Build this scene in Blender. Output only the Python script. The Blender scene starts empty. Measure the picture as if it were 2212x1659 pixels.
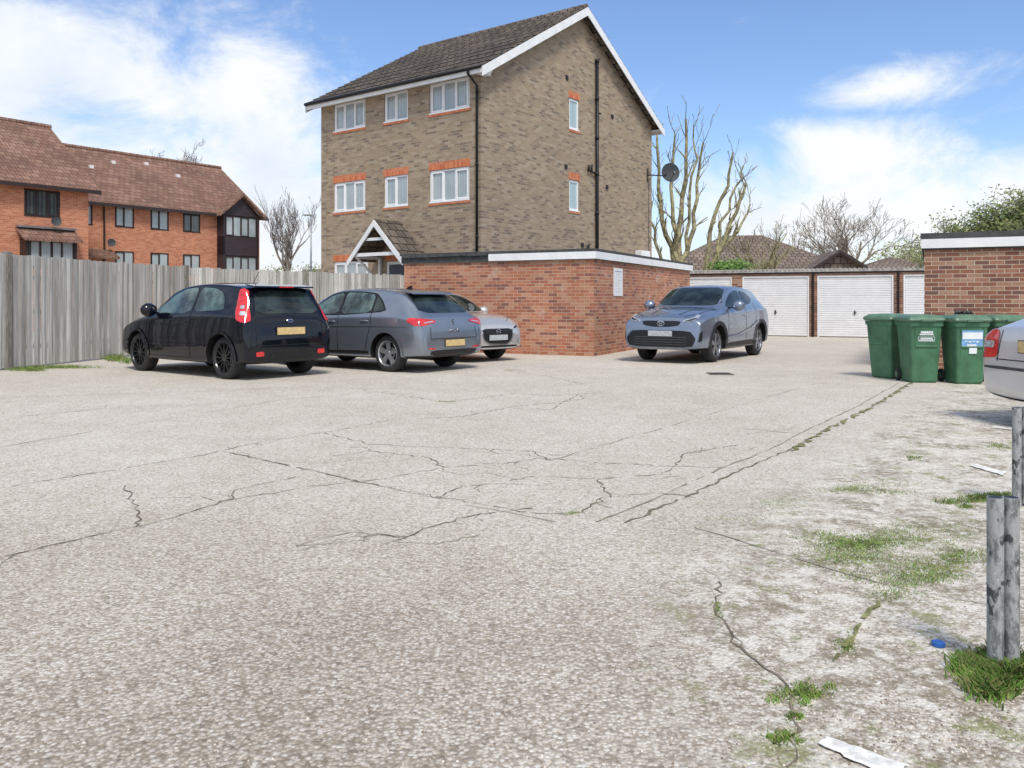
import bpy, bmesh, math, random
from mathutils import Vector, Matrix
from mathutils.bvhtree import BVHTree
random.seed(7)
rad=math.radians
F=1800.0; CX=1106.0; HY=650.0; H=1.25
def G(px,py):
    D=F*H/(py-HY); return ((px-CX)/F*D, D)
COL=bpy.context.scene.collection
# ---------------------------------------------------------------- nodes
def newmat(name):
    m=bpy.data.materials.new(name); m.use_nodes=True
    nt=m.node_tree; return m,nt,nt.nodes['Principled BSDF']
def setin(nt,sock,v):
    if isinstance(v,bpy.types.NodeSocket): nt.links.new(v,sock)
    elif isinstance(v,(tuple,list)) and sock.type=='RGBA' and len(v)==3: sock.default_value=(*v,1)
    else: sock.default_value=v
def M(nt,op,a,b=0.0,c=None,clamp=False):
    n=nt.nodes.new('ShaderNodeMath'); n.operation=op; n.use_clamp=clamp
    setin(nt,n.inputs[0],a); setin(nt,n.inputs[1],b)
    if c is not None: setin(nt,n.inputs[2],c)
    return n.outputs[0]
def MIX(nt,f,a,b,mode='MIX'):
    n=nt.nodes.new('ShaderNodeMix'); n.data_type='RGBA'; n.blend_type=mode
    setin(nt,n.inputs[0],f); setin(nt,n.inputs[6],a); setin(nt,n.inputs[7],b); return n.outputs[2]
def NOISE(nt,vec,scale,detail=4,rough=.55,dist=0):
    n=nt.nodes.new('ShaderNodeTexNoise'); n.inputs['Scale'].default_value=scale; n.inputs['Detail'].default_value=detail
    n.inputs['Roughness'].default_value=rough; n.inputs['Distortion'].default_value=dist
    if vec is not None: nt.links.new(vec,n.inputs['Vector'])
    return n.outputs[0]
def RAMP(nt,f,stops,interp='LINEAR'):
    n=nt.nodes.new('ShaderNodeValToRGB'); cr=n.color_ramp; cr.interpolation=interp
    while len(cr.elements)<len(stops): cr.elements.new(.5)
    for e,(p,c) in zip(cr.elements,stops):
        e.position=p; e.color=(c,c,c,1) if not isinstance(c,(tuple,list)) else (*c,1)
    setin(nt,n.inputs[0],f); return n.outputs[0]
def SS(nt,x,a,b):
    n=nt.nodes.new('ShaderNodeMapRange'); n.interpolation_type='SMOOTHSTEP'
    setin(nt,n.inputs[0],x); n.inputs[1].default_value=a; n.inputs[2].default_value=b; return n.outputs[0]
def TC(nt,o='Object'):
    n=nt.nodes.new('ShaderNodeTexCoord'); return n.outputs[o]
def MAP(nt,v,scale=(1,1,1),rot=(0,0,0),loc=(0,0,0)):
    n=nt.nodes.new('ShaderNodeMapping'); nt.links.new(v,n.inputs[0])
    n.inputs['Scale'].default_value=scale; n.inputs['Rotation'].default_value=rot; n.inputs['Location'].default_value=loc
    return n.outputs[0]
def BUMP(nt,p,h,strength=.3,dist=.01):
    n=nt.nodes.new('ShaderNodeBump'); n.inputs['Strength'].default_value=strength; n.inputs['Distance'].default_value=dist
    nt.links.new(h,n.inputs['Height']); nt.links.new(n.outputs[0],p.inputs['Normal'])
def mat(name,color,rough=.6,metal=0,coat=0,var=.15,vs=6,bump=0,spec=.5,emit=None,stretch=(1,1,1)):
    m,nt,p=newmat(name)
    v=MAP(nt,TC(nt),stretch)
    n=NOISE(nt,v,vs,4,.6)
    lo=tuple(c*(1-var) for c in color); hi=tuple(min(1,c*(1+var)) for c in color)
    c=MIX(nt,SS(nt,n,.3,.7),lo,hi)
    nt.links.new(c,p.inputs['Base Color'])
    p.inputs['Roughness'].default_value=rough; p.inputs['Metallic'].default_value=metal
    p.inputs['Coat Weight'].default_value=coat; p.inputs['Coat Roughness'].default_value=.03
    p.inputs['Specular IOR Level'].default_value=spec
    if bump: BUMP(nt,p,n,bump,.02)
    return m
def brickmat(name,cols,mortar_gap_shade,bw=.225,bh=.075,mw=.011,stag=True,rough=.85,weather=.25,bump=.4,tile=False,stain=None):
    m,nt,p=newmat(name)
    uv=TC(nt,'UV'); sp=nt.nodes.new('ShaderNodeSeparateXYZ'); nt.links.new(uv,sp.inputs[0])
    v=M(nt,'DIVIDE',sp.outputs[1],bh); row=M(nt,'FLOOR',v)
    uu=M(nt,'DIVIDE',sp.outputs[0],bw)
    if stag: uu=M(nt,'ADD',uu,M(nt,'FRACT',M(nt,'MULTIPLY',row,.5)))
    col=M(nt,'FLOOR',uu)
    fu=M(nt,'FRACT',uu); fv=M(nt,'FRACT',v)
    mk=M(nt,'MULTIPLY',M(nt,'GREATER_THAN',fu,mw/bw),M(nt,'GREATER_THAN',fv,mw/bh))
    cb=nt.nodes.new('ShaderNodeCombineXYZ'); nt.links.new(col,cb.inputs[0]); nt.links.new(row,cb.inputs[1])
    wn=nt.nodes.new('ShaderNodeTexWhiteNoise'); wn.noise_dimensions='2D'; nt.links.new(cb.outputs[0],wn.inputs['Vector'])
    k=len(cols); c=RAMP(nt,wn.outputs['Value'],[(i/k,cols[i]) for i in range(k)],'CONSTANT')
    c=MIX(nt,SS(nt,NOISE(nt,uv,40,2),.25,.75),MIX(nt,1,c,(.8,.8,.8),'MULTIPLY'),MIX(nt,1,c,(1.2,1.2,1.2),'MULTIPLY'))
    c=MIX(nt,mk,mortar_gap_shade,c)  # mortar on bricks; on roof tiles, shade painted into the gap colour
    w=SS(nt,NOISE(nt,uv,.6,5,.65),.35,.7)
    c=MIX(nt,w,MIX(nt,1,c,(1-weather,)*3,'MULTIPLY'),MIX(nt,1,c,(1+weather*.5,)*3,'MULTIPLY'))
    if stain:
        s=SS(nt,NOISE(nt,uv,1.7,6,.7),.56,.7); c=MIX(nt,M(nt,'MULTIPLY',s,.55),c,stain)
    nt.links.new(c,p.inputs['Base Color']); p.inputs['Roughness'].default_value=rough
    p.inputs['Specular IOR Level'].default_value=.25
    if tile:
        h=M(nt,'ADD',M(nt,'MULTIPLY',M(nt,'SUBTRACT',1.0,fv),1.0),M(nt,'MULTIPLY',M(nt,'SINE',M(nt,'MULTIPLY',fu,6.283)),.35))
        BUMP(nt,p,h,.8,.04)
    else: BUMP(nt,p,mk,bump,.01)
    return m
# ---------------------------------------------------------------- mesh helpers
def adduv(me):
    uvl=me.uv_layers.new(name='UVMap')
    for f in me.polygons:
        n=f.normal
        if abs(n.z)>.97: t=Vector((1,0,0)); b=Vector((0,1,0))
        else:
            t=Vector((0,0,1)).cross(n).normalized(); b=n.cross(t).normalized()
        for li in f.loop_indices:
            co=me.vertices[me.loops[li].vertex_index].co
            uvl.data[li].uv=(co.dot(t),co.dot(b))
def link(ob,parent=None,loc=(0,0,0),rot=(0,0,0)):
    COL.objects.link(ob); ob.location=loc; ob.rotation_euler=rot
    if parent: ob.parent=parent
    return ob
def empty(name,parent=None,loc=(0,0,0),rot=(0,0,0)):
    e=bpy.data.objects.new(name,None); e.empty_display_size=.2
    return link(e,parent,loc,rot)
def tag(o,label,cat,group=None):
    o['label']=label; o['category']=cat
    if group: o['group']=group
class B:
    def __init__(s): s.v=[];s.f=[];s.m=[];s.mats=[]
    def mi(s,m):
        if m not in s.mats: s.mats.append(m)
        return s.mats.index(m)
    def face(s,pts,m):
        b=len(s.v); s.v+= [tuple(p) for p in pts]; s.f.append(tuple(range(b,b+len(pts)))); s.m.append(s.mi(m))
    def box(s,x0,x1,y0,y1,z0,z1,m,M4=None):
        b=len(s.v)
        P=[(x0,y0,z0),(x1,y0,z0),(x1,y1,z0),(x0,y1,z0),(x0,y0,z1),(x1,y0,z1),(x1,y1,z1),(x0,y1,z1)]
        if M4: P=[tuple(M4@Vector(p)) for p in P]
        s.v+=P; i=s.mi(m)
        for f in [(0,3,2,1),(4,5,6,7),(0,1,5,4),(1,2,6,5),(2,3,7,6),(3,0,4,7)]:
            s.f.append(tuple(b+k for k in f)); s.m.append(i)
    def prism(s,poly,vec,m,cap=True):
        n=len(poly); vec=Vector(vec); b=len(s.v)
        s.v+=[tuple(p) for p in poly]+[tuple(Vector(p)+vec) for p in poly]; i=s.mi(m)
        for k in range(n):
            s.f.append((b+k,b+(k+1)%n,b+n+(k+1)%n,b+n+k)); s.m.append(i)
        s.f.append(tuple(b+k for k in reversed(range(n)))); s.m.append(i)
        s.f.append(tuple(b+n+k for k in range(n))); s.m.append(i)
    def tube(s,pts,rs,m,n=8,cap=True):
        b=len(s.v); i=s.mi(m); pts=[Vector(p) for p in pts]
        up=None
        for k,p in enumerate(pts):
            d=(pts[min(k+1,len(pts)-1)]-pts[max(k-1,0)]).normalized()
            a=d.orthogonal().normalized() if up is None else (up-d*up.dot(d))
            if a.length<1e-4: a=d.orthogonal()
            a.normalize(); up=a; c=d.cross(a)
            r=rs[k] if isinstance(rs,(list,tuple)) else rs
            for j in range(n):
                t=2*math.pi*j/n; s.v.append(tuple(p+a*math.cos(t)*r+c*math.sin(t)*r))
        for k in range(len(pts)-1):
            for j in range(n):
                s.f.append((b+k*n+j,b+k*n+(j+1)%n,b+(k+1)*n+(j+1)%n,b+(k+1)*n+j)); s.m.append(i)
        if cap:
            s.f.append(tuple(b+j for j in reversed(range(n)))); s.m.append(i)
            e=b+(len(pts)-1)*n; s.f.append(tuple(e+j for j in range(n))); s.m.append(i)
    def obj(s,name,parent=None,loc=(0,0,0),rot=(0,0,0),smooth=False,bevel=0,fixn=True):
        me=bpy.data.meshes.new(name); me.from_pydata(s.v,[],s.f)
        for m in s.mats: me.materials.append(m)
        for p,i in zip(me.polygons,s.m): p.material_index=i
        if fixn:
            bm=bmesh.new(); bm.from_mesh(me); bmesh.ops.recalc_face_normals(bm,faces=bm.faces); bm.to_mesh(me); bm.free()
        if smooth:
            for p in me.polygons: p.use_smooth=True
        me.update(); adduv(me)
        o=bpy.data.objects.new(name,me); link(o,parent,loc,rot)
        if bevel:
            md=o.modifiers.new('b','BEVEL'); md.width=bevel; md.segments=2; md.limit_method='ANGLE'
        return o
    def each(s,name,parent,smooth=False,**k):
        par=list(range(len(s.v)))
        def find(a):
            while par[a]!=a: par[a]=par[par[a]]; a=par[a]
            return a
        for f in s.f:
            for a in f[1:]: par[find(a)]=find(f[0])
        groups={}
        for f,mi in zip(s.f,s.m): groups.setdefault(find(f[0]),[]).append((f,mi))
        for g in groups.values():
            b=B(); mp={}
            for f,mi in g:
                for a in f:
                    if a not in mp: mp[a]=len(b.v); b.v.append(s.v[a])
                b.f.append(tuple(mp[a] for a in f)); b.m.append(b.mi(s.mats[mi]))
            b.obj(name,parent,smooth=smooth,**k)
# ---------------------------------------------------------------- materials
m_brickA=brickmat('brown_brick',[(.335,.255,.175),(.305,.23,.155),(.36,.28,.195),(.27,.20,.14),(.32,.24,.165),(.21,.16,.12),(.345,.255,.17),(.385,.305,.22)],(.36,.31,.25),weather=.05)
m_brickR=brickmat('red_brick',[(.44,.17,.095),(.47,.205,.12),(.38,.14,.085),(.48,.25,.16),(.41,.155,.09),(.46,.175,.095),(.27,.115,.085),(.47,.23,.135)],(.52,.42,.32),mw=.010,weather=.18,stain=(.56,.45,.35))
m_brickR2=brickmat('garage_brick',[(.27,.12,.075),(.36,.20,.13),(.23,.10,.07),(.39,.23,.155),(.30,.13,.08),(.18,.09,.07),(.34,.165,.11)],(.52,.43,.33),weather=.2)
m_brickO=brickmat('orange_brick',[(.56,.215,.11),(.50,.18,.09),(.58,.24,.13),(.46,.155,.08)],(.50,.36,.27),weather=.1)
m_brickS=brickmat('soldier_brick',[(.60,.17,.065),(.53,.135,.055),(.63,.21,.09)],(.45,.29,.21),bw=.075,bh=.225,stag=False,weather=.05)
m_tileA=brickmat('grey_brown_tiles',[(.16,.13,.105),(.135,.11,.09),(.19,.155,.125),(.12,.098,.08)],(.035,.028,.023),bw=.30,bh=.30,mw=.045,weather=.3,tile=True,stain=(.28,.24,.16))  # near-black gap colour is painted shade between the tile rows
m_tileB=brickmat('red_brown_tiles',[(.27,.15,.105),(.24,.13,.092),(.30,.175,.125),(.22,.12,.086)],(.10,.06,.045),bw=.30,bh=.32,mw=.04,weather=.2,tile=True,stain=(.33,.24,.17))  # darker gap colour paints in the shade along each tile row
m_white=mat('white_upvc',(.80,.80,.80),.35,var=.03)
m_whitep=mat('white_paint_board',(.78,.78,.77),.5,var=.06,vs=3)
m_black=mat('black_plastic',(.012,.012,.013),.45,var=.2,spec=.35)
m_felt=mat('roof_felt',(.06,.062,.062),.85,var=.3,vs=8)
m_palefelt=mat('pale_roof_edge',(.40,.385,.355),.8,var=.3,vs=5)
m_brownw=mat('dark_brown_frame',(.03,.018,.016),.5)
m_grey=mat('grey_metal',(.3,.31,.32),.4,metal=.7)
def glassmat(name,dark,light,scale,gloss=.06):
    m,nt,p=newmat(name)
    uv=TC(nt,'UV'); w=nt.nodes.new('ShaderNodeTexWave'); w.inputs['Scale'].default_value=scale; w.inputs['Distortion'].default_value=1.5
    w.inputs['Detail'].default_value=2; nt.links.new(MAP(nt,uv,(1,.08,1)),w.inputs[0])
    n=NOISE(nt,uv,1.3,2)
    c=MIX(nt,M(nt,'MULTIPLY',w.outputs[1],SS(nt,n,.2,.7)),dark,light)
    nt.links.new(c,p.inputs['Base Color']); p.inputs['Roughness'].default_value=gloss; p.inputs['Coat Weight'].default_value=1
    p.inputs['Coat Roughness'].default_value=.02
    return m
m_curt=glassmat('curtained_glass',(.26,.31,.32),(.52,.55,.55),5)
m_gdark=glassmat('dark_glass',(.03,.04,.045),(.12,.14,.14),2)
m_gfrost=glassmat('frosted_glass',(.34,.46,.46),(.42,.52,.52),1,.2)
m_cglass=mat('car_glass',(.022,.032,.030),.03,coat=0,var=.7,vs=2.5,spec=.5)
m_tyre=mat('tyre_rubber',(.025,.025,.026),.8,var=.2)
m_chrome=mat('chrome',(.75,.76,.78),.12,metal=1,var=.03)
m_red=mat('red_lamp',(.60,.012,.015),.12,coat=1,var=.3,vs=20)
m_lampc=mat('clear_lamp',(.50,.53,.56),.1,metal=.4,coat=1,var=.45,vs=18)
m_platey=mat('yellow_plate',(.62,.45,.20),.5,var=.15,vs=22)
m_platew=mat('white_plate',(.42,.43,.45),.5,var=.2,vs=22)
# ---------------------------------------------------------------- world
def dirof(px,py): return Vector(((px-CX)/F,1,(HY-py)/F)).normalized()
w=bpy.data.worlds.new('World'); bpy.context.scene.world=w; w.use_nodes=True
nt=w.node_tree; bg=nt.nodes['Background']
sky=nt.nodes.new('ShaderNodeTexSky'); sky.sky_type='NISHITA'; sky.sun_disc=False
sky.air_density=1.0; sky.dust_density=.4; sky.ozone_density=2.0
d=TC(nt,'Generated')
blobs=[((10,150),250,180),((290,190),230,120),((520,190),190,130),((590,330),140,200),((250,400),520,170),((560,520),300,190),
       ((1960,470),330,120),((1890,330),170,70),((1640,480),200,110),((2230,420),180,90),((1950,180),150,46),((1200,560),500,90),((-500,300),500,300),((2700,350),330,200)]
fld=None
vn=NOISE(nt,MAP(nt,d,(1,1,1.5)),6.5,8,.66,.4)
for (c,rx,ry) in blobs:
    s=nt.nodes.new('ShaderNodeVectorMath'); s.operation='SUBTRACT'; nt.links.new(d,s.inputs[0]); s.inputs[1].default_value=dirof(*c)
    q=nt.nodes.new('ShaderNodeVectorMath'); q.operation='MULTIPLY'; nt.links.new(s.outputs[0],q.inputs[0]); q.inputs[1].default_value=(F/rx,F/rx,F/ry)
    l=nt.nodes.new('ShaderNodeVectorMath'); l.operation='LENGTH'; nt.links.new(q.outputs[0],l.inputs[0])
    k=M(nt,'SUBTRACT',1.0,l.outputs['Value'])
    fld=k if fld is None else M(nt,'SMOOTH_MAX',fld,k,.3)
sx=nt.nodes.new('ShaderNodeSeparateXYZ'); nt.links.new(d,sx.inputs[0])
back=SS(nt,sx.outputs[1],.55,.1)
fld=M(nt,'MAXIMUM',fld,M(nt,'SUBTRACT',M(nt,'MULTIPLY',back,1.0),.75))
fld=M(nt,'ADD',fld,M(nt,'MULTIPLY',M(nt,'SUBTRACT',vn,.5),3.2))
mask=SS(nt,fld,-.40,.80)
hz=SS(nt,sx.outputs[2],.19,.0)
mask=M(nt,'MAXIMUM',mask,M(nt,'MULTIPLY',hz,.65))
cs=NOISE(nt,d,4,6,.6)
ccol=MIX(nt,SS(nt,cs,.3,.6),(.53,.59,.67),(.69,.705,.72))
skt=MIX(nt,1,sky.outputs[0],(.100,.108,.124),'MULTIPLY')
fin=MIX(nt,mask,skt,ccol)
nt.links.new(fin,bg.inputs[0]); bg.inputs[1].default_value=1.45
sl=bpy.data.lights.new('sun','SUN'); sl.energy=3.1; sl.angle=rad(14); sl.color=(1,.955,.885)
so=bpy.data.objects.new('sun',sl); COL.objects.link(so)
sv=Vector((.20,-.80,1.15)).normalized()
so.rotation_euler=sv.to_track_quat('Z','Y').to_euler(); so.location=(-10,-10,20)
sky.sun_elevation=math.asin(sv.z); sky.sun_rotation=math.atan2(sv.x,sv.y)
# camera
cam=bpy.data.cameras.new('camera'); co=bpy.data.objects.new('camera',cam); COL.objects.link(co)
co.location=(0,0,H); co.rotation_euler=(rad(90),0,0); cam.lens=36*F/2212; cam.sensor_width=36; cam.shift_y=-(829.5-HY)/2212; cam.clip_end=2000; cam.clip_start=.05
bpy.context.scene.camera=co
vs=bpy.context.scene.view_settings; vs.view_transform='Standard'; vs.look='None'; vs.exposure=0
# ---------------------------------------------------------------- ground
m,nt,p=newmat('exposed_aggregate_concrete')
pos=TC(nt,'Object')
sp=nt.nodes.new('ShaderNodeSeparateXYZ'); nt.links.new(pos,sp.inputs[0])
def VOR(sc,feat='F1'):
    n=nt.nodes.new('ShaderNodeTexVoronoi'); n.feature=feat; n.inputs['Scale'].default_value=sc; nt.links.new(pos,n.inputs['Vector']); return n
v1=VOR(72); v2=VOR(150)
def sep(c):
    s=nt.nodes.new('ShaderNodeSeparateColor'); nt.links.new(c,s.inputs[0]); return s.outputs[0]
r1=sep(v1.outputs['Color']); r2=sep(v2.outputs['Color'])
big=NOISE(nt,pos,.35,5,.65); med=NOISE(nt,pos,2.2,6,.68); fine=NOISE(nt,pos,70,2,.6)
st=NOISE(nt,MAP(nt,pos,(5,.6,1),(0,0,rad(35))),3,4,.6)
base=RAMP(nt,M(nt,'ADD',M(nt,'MULTIPLY',big,.55),M(nt,'MULTIPLY',med,.45)),[(.32,(.43,.375,.30)),(.5,(.58,.525,.44)),(.66,(.71,.66,.57))])
peb=RAMP(nt,r1,[(0,(.10,.08,.06)),(.10,(.22,.165,.12)),(.24,(.46,.385,.30)),(.5,(.61,.545,.455)),(.8,(.78,.72,.63)),(1,(.95,.93,.88))])
peb2=RAMP(nt,r2,[(0,(.18,.15,.125)),(.35,(.50,.445,.37)),(1,(.84,.79,.70))])
near=SS(nt,sp.outputs[1],6.0,2.2)
pk=M(nt,'ADD',.52,M(nt,'MULTIPLY',near,.26))
c=MIX(nt,pk,base,MIX(nt,.32,peb,peb2))
# dark cement matrix between the pebbles
mtx=SS(nt,v1.outputs['Distance'],.42,.72)
c=MIX(nt,M(nt,'MULTIPLY',mtx,M(nt,'ADD',.30,M(nt,'MULTIPLY',near,.34))),c,MIX(nt,1,base,(.50,.46,.41),'MULTIPLY'))
c=MIX(nt,M(nt,'MULTIPLY',SS(nt,fine,.55,.66),.16),c,MIX(nt,1,c,(.45,.42,.38),'MULTIPLY'))
c=MIX(nt,M(nt,'MULTIPLY',near,M(nt,'ADD',.16,M(nt,'MULTIPLY',SS(nt,big,.62,.42),.40))),c,MIX(nt,1,c,(.60,.565,.51),'MULTIPLY'))
c=MIX(nt,M(nt,'MULTIPLY',SS(nt,st,.52,.7),.18),c,MIX(nt,1,c,(.68,.64,.58),'MULTIPLY'))
side=M(nt,'DIVIDE',M(nt,'SUBTRACT',M(nt,'MULTIPLY',M(nt,'SUBTRACT',sp.outputs[0],.635),7.95),M(nt,'MULTIPLY',M(nt,'SUBTRACT',sp.outputs[1],4.69),5.37)),9.6)
side=M(nt,'ADD',side,M(nt,'MULTIPLY',M(nt,'SUBTRACT',med,.5),1.2))
reg=M(nt,'MULTIPLY',SS(nt,side,.1,1.0),SS(nt,sp.outputs[0],.2,.9))
pale=SS(nt,NOISE(nt,pos,9,6,.75),.48,.56)
c=MIX(nt,M(nt,'MULTIPLY',M(nt,'MULTIPLY',reg,pale),.55),c,(.78,.735,.65))
brn=SS(nt,NOISE(nt,pos,2.7,6,.72,.3),.48,.60)
c=MIX(nt,M(nt,'MULTIPLY',M(nt,'MULTIPLY',reg,M(nt,'MULTIPLY',brn,SS(nt,NOISE(nt,pos,24,3,.6),.38,.55))),.78),c,(.20,.165,.105))
moss=SS(nt,NOISE(nt,MAP(nt,pos,(1,1,1),(0,0,0),(3,1,0)),3.1,7,.8),.555,.62)
c=MIX(nt,M(nt,'MULTIPLY',M(nt,'MULTIPLY',reg,moss),.72),c,(.20,.215,.065))
nt.links.new(c,p.inputs['Base Color']); p.inputs['Roughness'].default_value=.9; p.inputs['Specular IOR Level'].default_value=.2
hh=M(nt,'ADD',M(nt,'MULTIPLY',v1.outputs['Distance'],-1.0),M(nt,'MULTIPLY',med,.6))
BUMP(nt,p,hh,.6,.008)
b=B(); b.face([(-600,-300,0),(600,-300,0),(600,900,0),(-600,900,0)],m); o=b.obj('ground',fixn=False); o['kind']='structure'
m_crack=mat('crack_soil',(.17,.14,.10),.95,var=.5,vs=12)
m_joint=mat('joint_line',(.29,.25,.19),.95,var=.4,vs=9)
m_mossy=mat('mossy_joint',(.20,.20,.07),.95,var=.5,vs=9)
def jit(pts,n,amp):
    out=[Vector((*pts[0],0))]
    for a,c in zip(pts,pts[1:]):
        a=Vector((*a,0)); c=Vector((*c,0)); dd=(c-a); L=dd.length; nn=max(2,int(L/n)); pr=Vector((-dd.y,dd.x,0)).normalized()
        for i in range(1,nn+1):
            off=random.gauss(0,amp) if i<nn else 0
            out.append(a+dd*i/nn+pr*off)
    return out
def ribbon(bb,pts,wd,mt,z=.004,gap=.04):
    L=[];
    for i,p_ in enumerate(pts):
        dd=(pts[min(i+1,len(pts)-1)]-pts[max(i-1,0)]).normalized(); pr=Vector((-dd.y,dd.x,0)); ww=wd*random.uniform(.15,1.3)
        L.append((p_+pr*ww/2+Vector((0,0,z)),p_-pr*ww/2+Vector((0,0,z))))
    for a,c_ in zip(L,L[1:]):
        if random.random()<gap: continue
        bb.face([a[0],a[1],c_[1],c_[0]],mt)
bb=B()
cr=[[(-100,1070),(0,1055),(230,1018),(430,985),(560,955),(720,932),(850,905)],[(480,975),(640,1010),(800,1045),(950,1075),(1160,1110),(1260,1108),(1300,1075),(1420,1065),(1500,1075)],
 [(0,1205),(200,1158),(330,1130),(450,1095),(500,1080),(620,1060),(700,1048)],[(700,1050),(830,1035),(960,1010),(1100,1000),(1170,990),(1300,1000),(1450,1008),(1560,1010)],
 [(760,838),(890,858),(960,868),(1040,860),(1110,850),(1200,855),(1300,848)],[(1150,1030),(1300,1035),(1430,1025),(1450,1015)],[(820,1180),(880,1160),(960,1130),(1040,1110),(1150,1098)],
 [(1090,800),(1180,812),(1260,830)],[(1560,1250),(1548,1330),(1600,1400),(1680,1460),(1710,1500),(1730,1580),(1700,1659)],
 [(1100,880),(1180,872),(1260,862),(1250,852),(1190,885),(1110,882)],[(700,935),(800,960),(900,965),(1150,975),(1190,995)],[(1590,925),(1700,935),(1790,940)],
 [(1620,820),(1760,828),(1900,835)],[(270,1050),(300,1110),(290,1140)],[(500,1080),(505,1060),(640,1030)],[(960,1010),(930,990),(800,975),(720,985)],[(1320,1075),(1290,1040),(1300,1035)],
 [(0,860),(300,850),(620,838),(900,840)],[(40,900),(260,880),(480,872)],[(940,1075),(1000,1050),(1080,1045),(1150,1030)],[(1100,880),(1000,900),(900,905)],[(640,1180),(760,1150),(880,1160)],[(1450,1015),(1480,980),(1600,960)]]
for k in cr: ribbon(bb,jit([G(*q) for q in k],.05,.013),.010,m_crack)
# thin side branches off the main cracks
for k in cr:
    P=jit([G(*q) for q in k],.3,.02)
    for q in P[1:-1]:
        if random.random()<.30:
            a=random.uniform(0,6.28); L=random.uniform(.15,.6)
            ribbon(bb,jit([(q.x,q.y),(q.x+math.cos(a)*L*.5,q.y+math.sin(a)*L*.5),(q.x+math.cos(a+.5)*L,q.y+math.sin(a+.5)*L)],.05,.010),.005,m_crack)
for k in [[(-200,1000),(600,865),(900,840)],[(640,1180),(800,1165)],[(1500,1140),(1700,1200),(1900,1260),(2150,1310)],[(470,972),(900,1068),(1200,1128)],[(1190,995),(1500,905),(1760,828)]]:
    ribbon(bb,jit([G(*q) for q in k],.2,.01),.009,m_joint,gap=.2)
J=[G(*q) for q in [(1965,828),(1880,880),(1780,930),(1700,975),(1600,1015),(1480,1075),(1350,1130)]]
ribbon(bb,jit(J,.08,.010),.018,m_crack,gap=.05)
ribbon(bb,jit([(x-.16,y+.02) for x,y in J],.15,.006),.014,m_joint,gap=.1)
ribbon(bb,jit([(x+.03,y) for x,y in J[:4]],.1,.02),.05,m_mossy,.008,gap=.45)
ribbon(bb,jit([G(*q) for q in [(1900,1290),(1850,1360),(1800,1430)]],.06,.01),.016,m_mossy,.008,gap=.25)
o=bb.obj('ground_cracks',fixn=False); o['kind']='structure'
m_wl=mat('worn_white_paint',(.74,.72,.66),.8,var=.25,vs=25)
bb=B()
def irregular(bb,corn,mt,z=.008,n=10,amp=.006):
    pts=[]
    for a,c_ in zip(corn,corn[1:]+corn[:1]):
        a=Vector((*a,z)); c_=Vector((*c_,z))
        for i in range(n):
            q=a.lerp(c_,i/n); pts.append(q+Vector((random.gauss(0,amp),random.gauss(0,amp),0)))
    bb.face(pts,mt)
irregular(bb,[G(1765,1610),G(1790,1596),G(1960,1659),G(1930,1690)],m_wl,amp=.003)
irregular(bb,[G(2095,1008),G(2110,1004),G(2175,1022),G(2165,1028)],m_wl)
irregular(bb,[G(2140,925),G(2150,921),G(2205,928),G(2200,932)],m_wl)
o=bb.obj('painted_markings',fixn=False); o['kind']='structure'
bb=B(); x,y=G(1555,808); bb.box(x-.2,x+.2,y-.2,y+.2,.002,.010,m_crack)
for i in range(6): bb.box(x-.18,x+.18,y-.17+i*.06,y-.15+i*.06,.010,.014,m_felt)
o=bb.obj('drain_cover'); tag(o,'small dark iron drain grate set in concrete','drain cover')
# ---------------------------------------------------------------- grass
m_grass=mat('grass_blades',(.14,.25,.04),.7,var=.5,vs=14)
m_grassd=mat('dry_grass',(.30,.30,.11),.8,var=.4,vs=14)
def grass(spec,name):
    bb=B()
    for (px,py,rx,ry,n,hh) in spec:
        cl=[(random.gauss(0,.5),random.gauss(0,.5)) for _ in range(11)]
        for i in range(n):
            c0=random.choice(cl); u=c0[0]+random.gauss(0,.25); v=c0[1]+random.gauss(0,.25)
            gx,gy=G(px+rx*u,py+ry*v); h_=hh*random.uniform(.4,1.2)
            a=random.uniform(0,6.283); wv=hh*.05+.0012; ln=random.uniform(.3,1.3)*h_
            lx,ly=math.cos(a)*ln,math.sin(a)*ln; b2=a+1.57; ox,oy=math.cos(b2)*wv,math.sin(b2)*wv
            mt=m_grass if random.random()<.68 else m_grassd
            bb.face([(gx-ox,gy-oy,0),(gx+ox,gy+oy,0),(gx+ox*.7+lx*.4,gy+oy*.7+ly*.4,h_*.6),(gx+lx,gy+ly,h_),(gx-ox*.7+lx*.4,gy-oy*.7+ly*.4,h_*.6)],mt)
    o=bb.obj(name,fixn=False); o['kind']='stuff'; return o
o=grass([(2150,1475,75,50,3400,.040),(2185,1450,50,25,1500,.05),(1740,1495,45,22,800,.013),(1720,1550,22,10,220,.010),(1695,1597,34,15,420,.012),
 (1880,1185,170,40,5200,.008),(1960,1235,120,30,3600,.008),(1850,1170,110,22,2600,.008),(2100,1200,80,25,1500,.009),(1860,1055,110,14,1500,.008),(2150,1080,70,9,1300,.025),
 (1830,1390,22,22,300,.010),(1550,1320,9,26,140,.008),(1970,990,20,4,200,.014),(2160,965,34,7,200,.015),(1600,1120,100,20,500,.005),(2085,1095,24,4,160,.016),(1240,1108,24,4,140,.008),(970,868,24,2,160,.012),
 (140,795,110,3,1100,.05),(250,775,30,8,700,.10),(60,800,50,3,500,.05),(1105,800,20,2,60,.02),(2050,1150,110,24,900,.006),(1700,1090,90,16,500,.005)],'grass_tufts')
tag(o,'green grass and moss tufts growing through worn concrete','grass')
m_st=[mat('gravel%d'%i,c_,.9) for i,c_ in enumerate([(.52,.45,.36),(.22,.17,.13),(.66,.60,.51)])]
bb=B()
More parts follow.
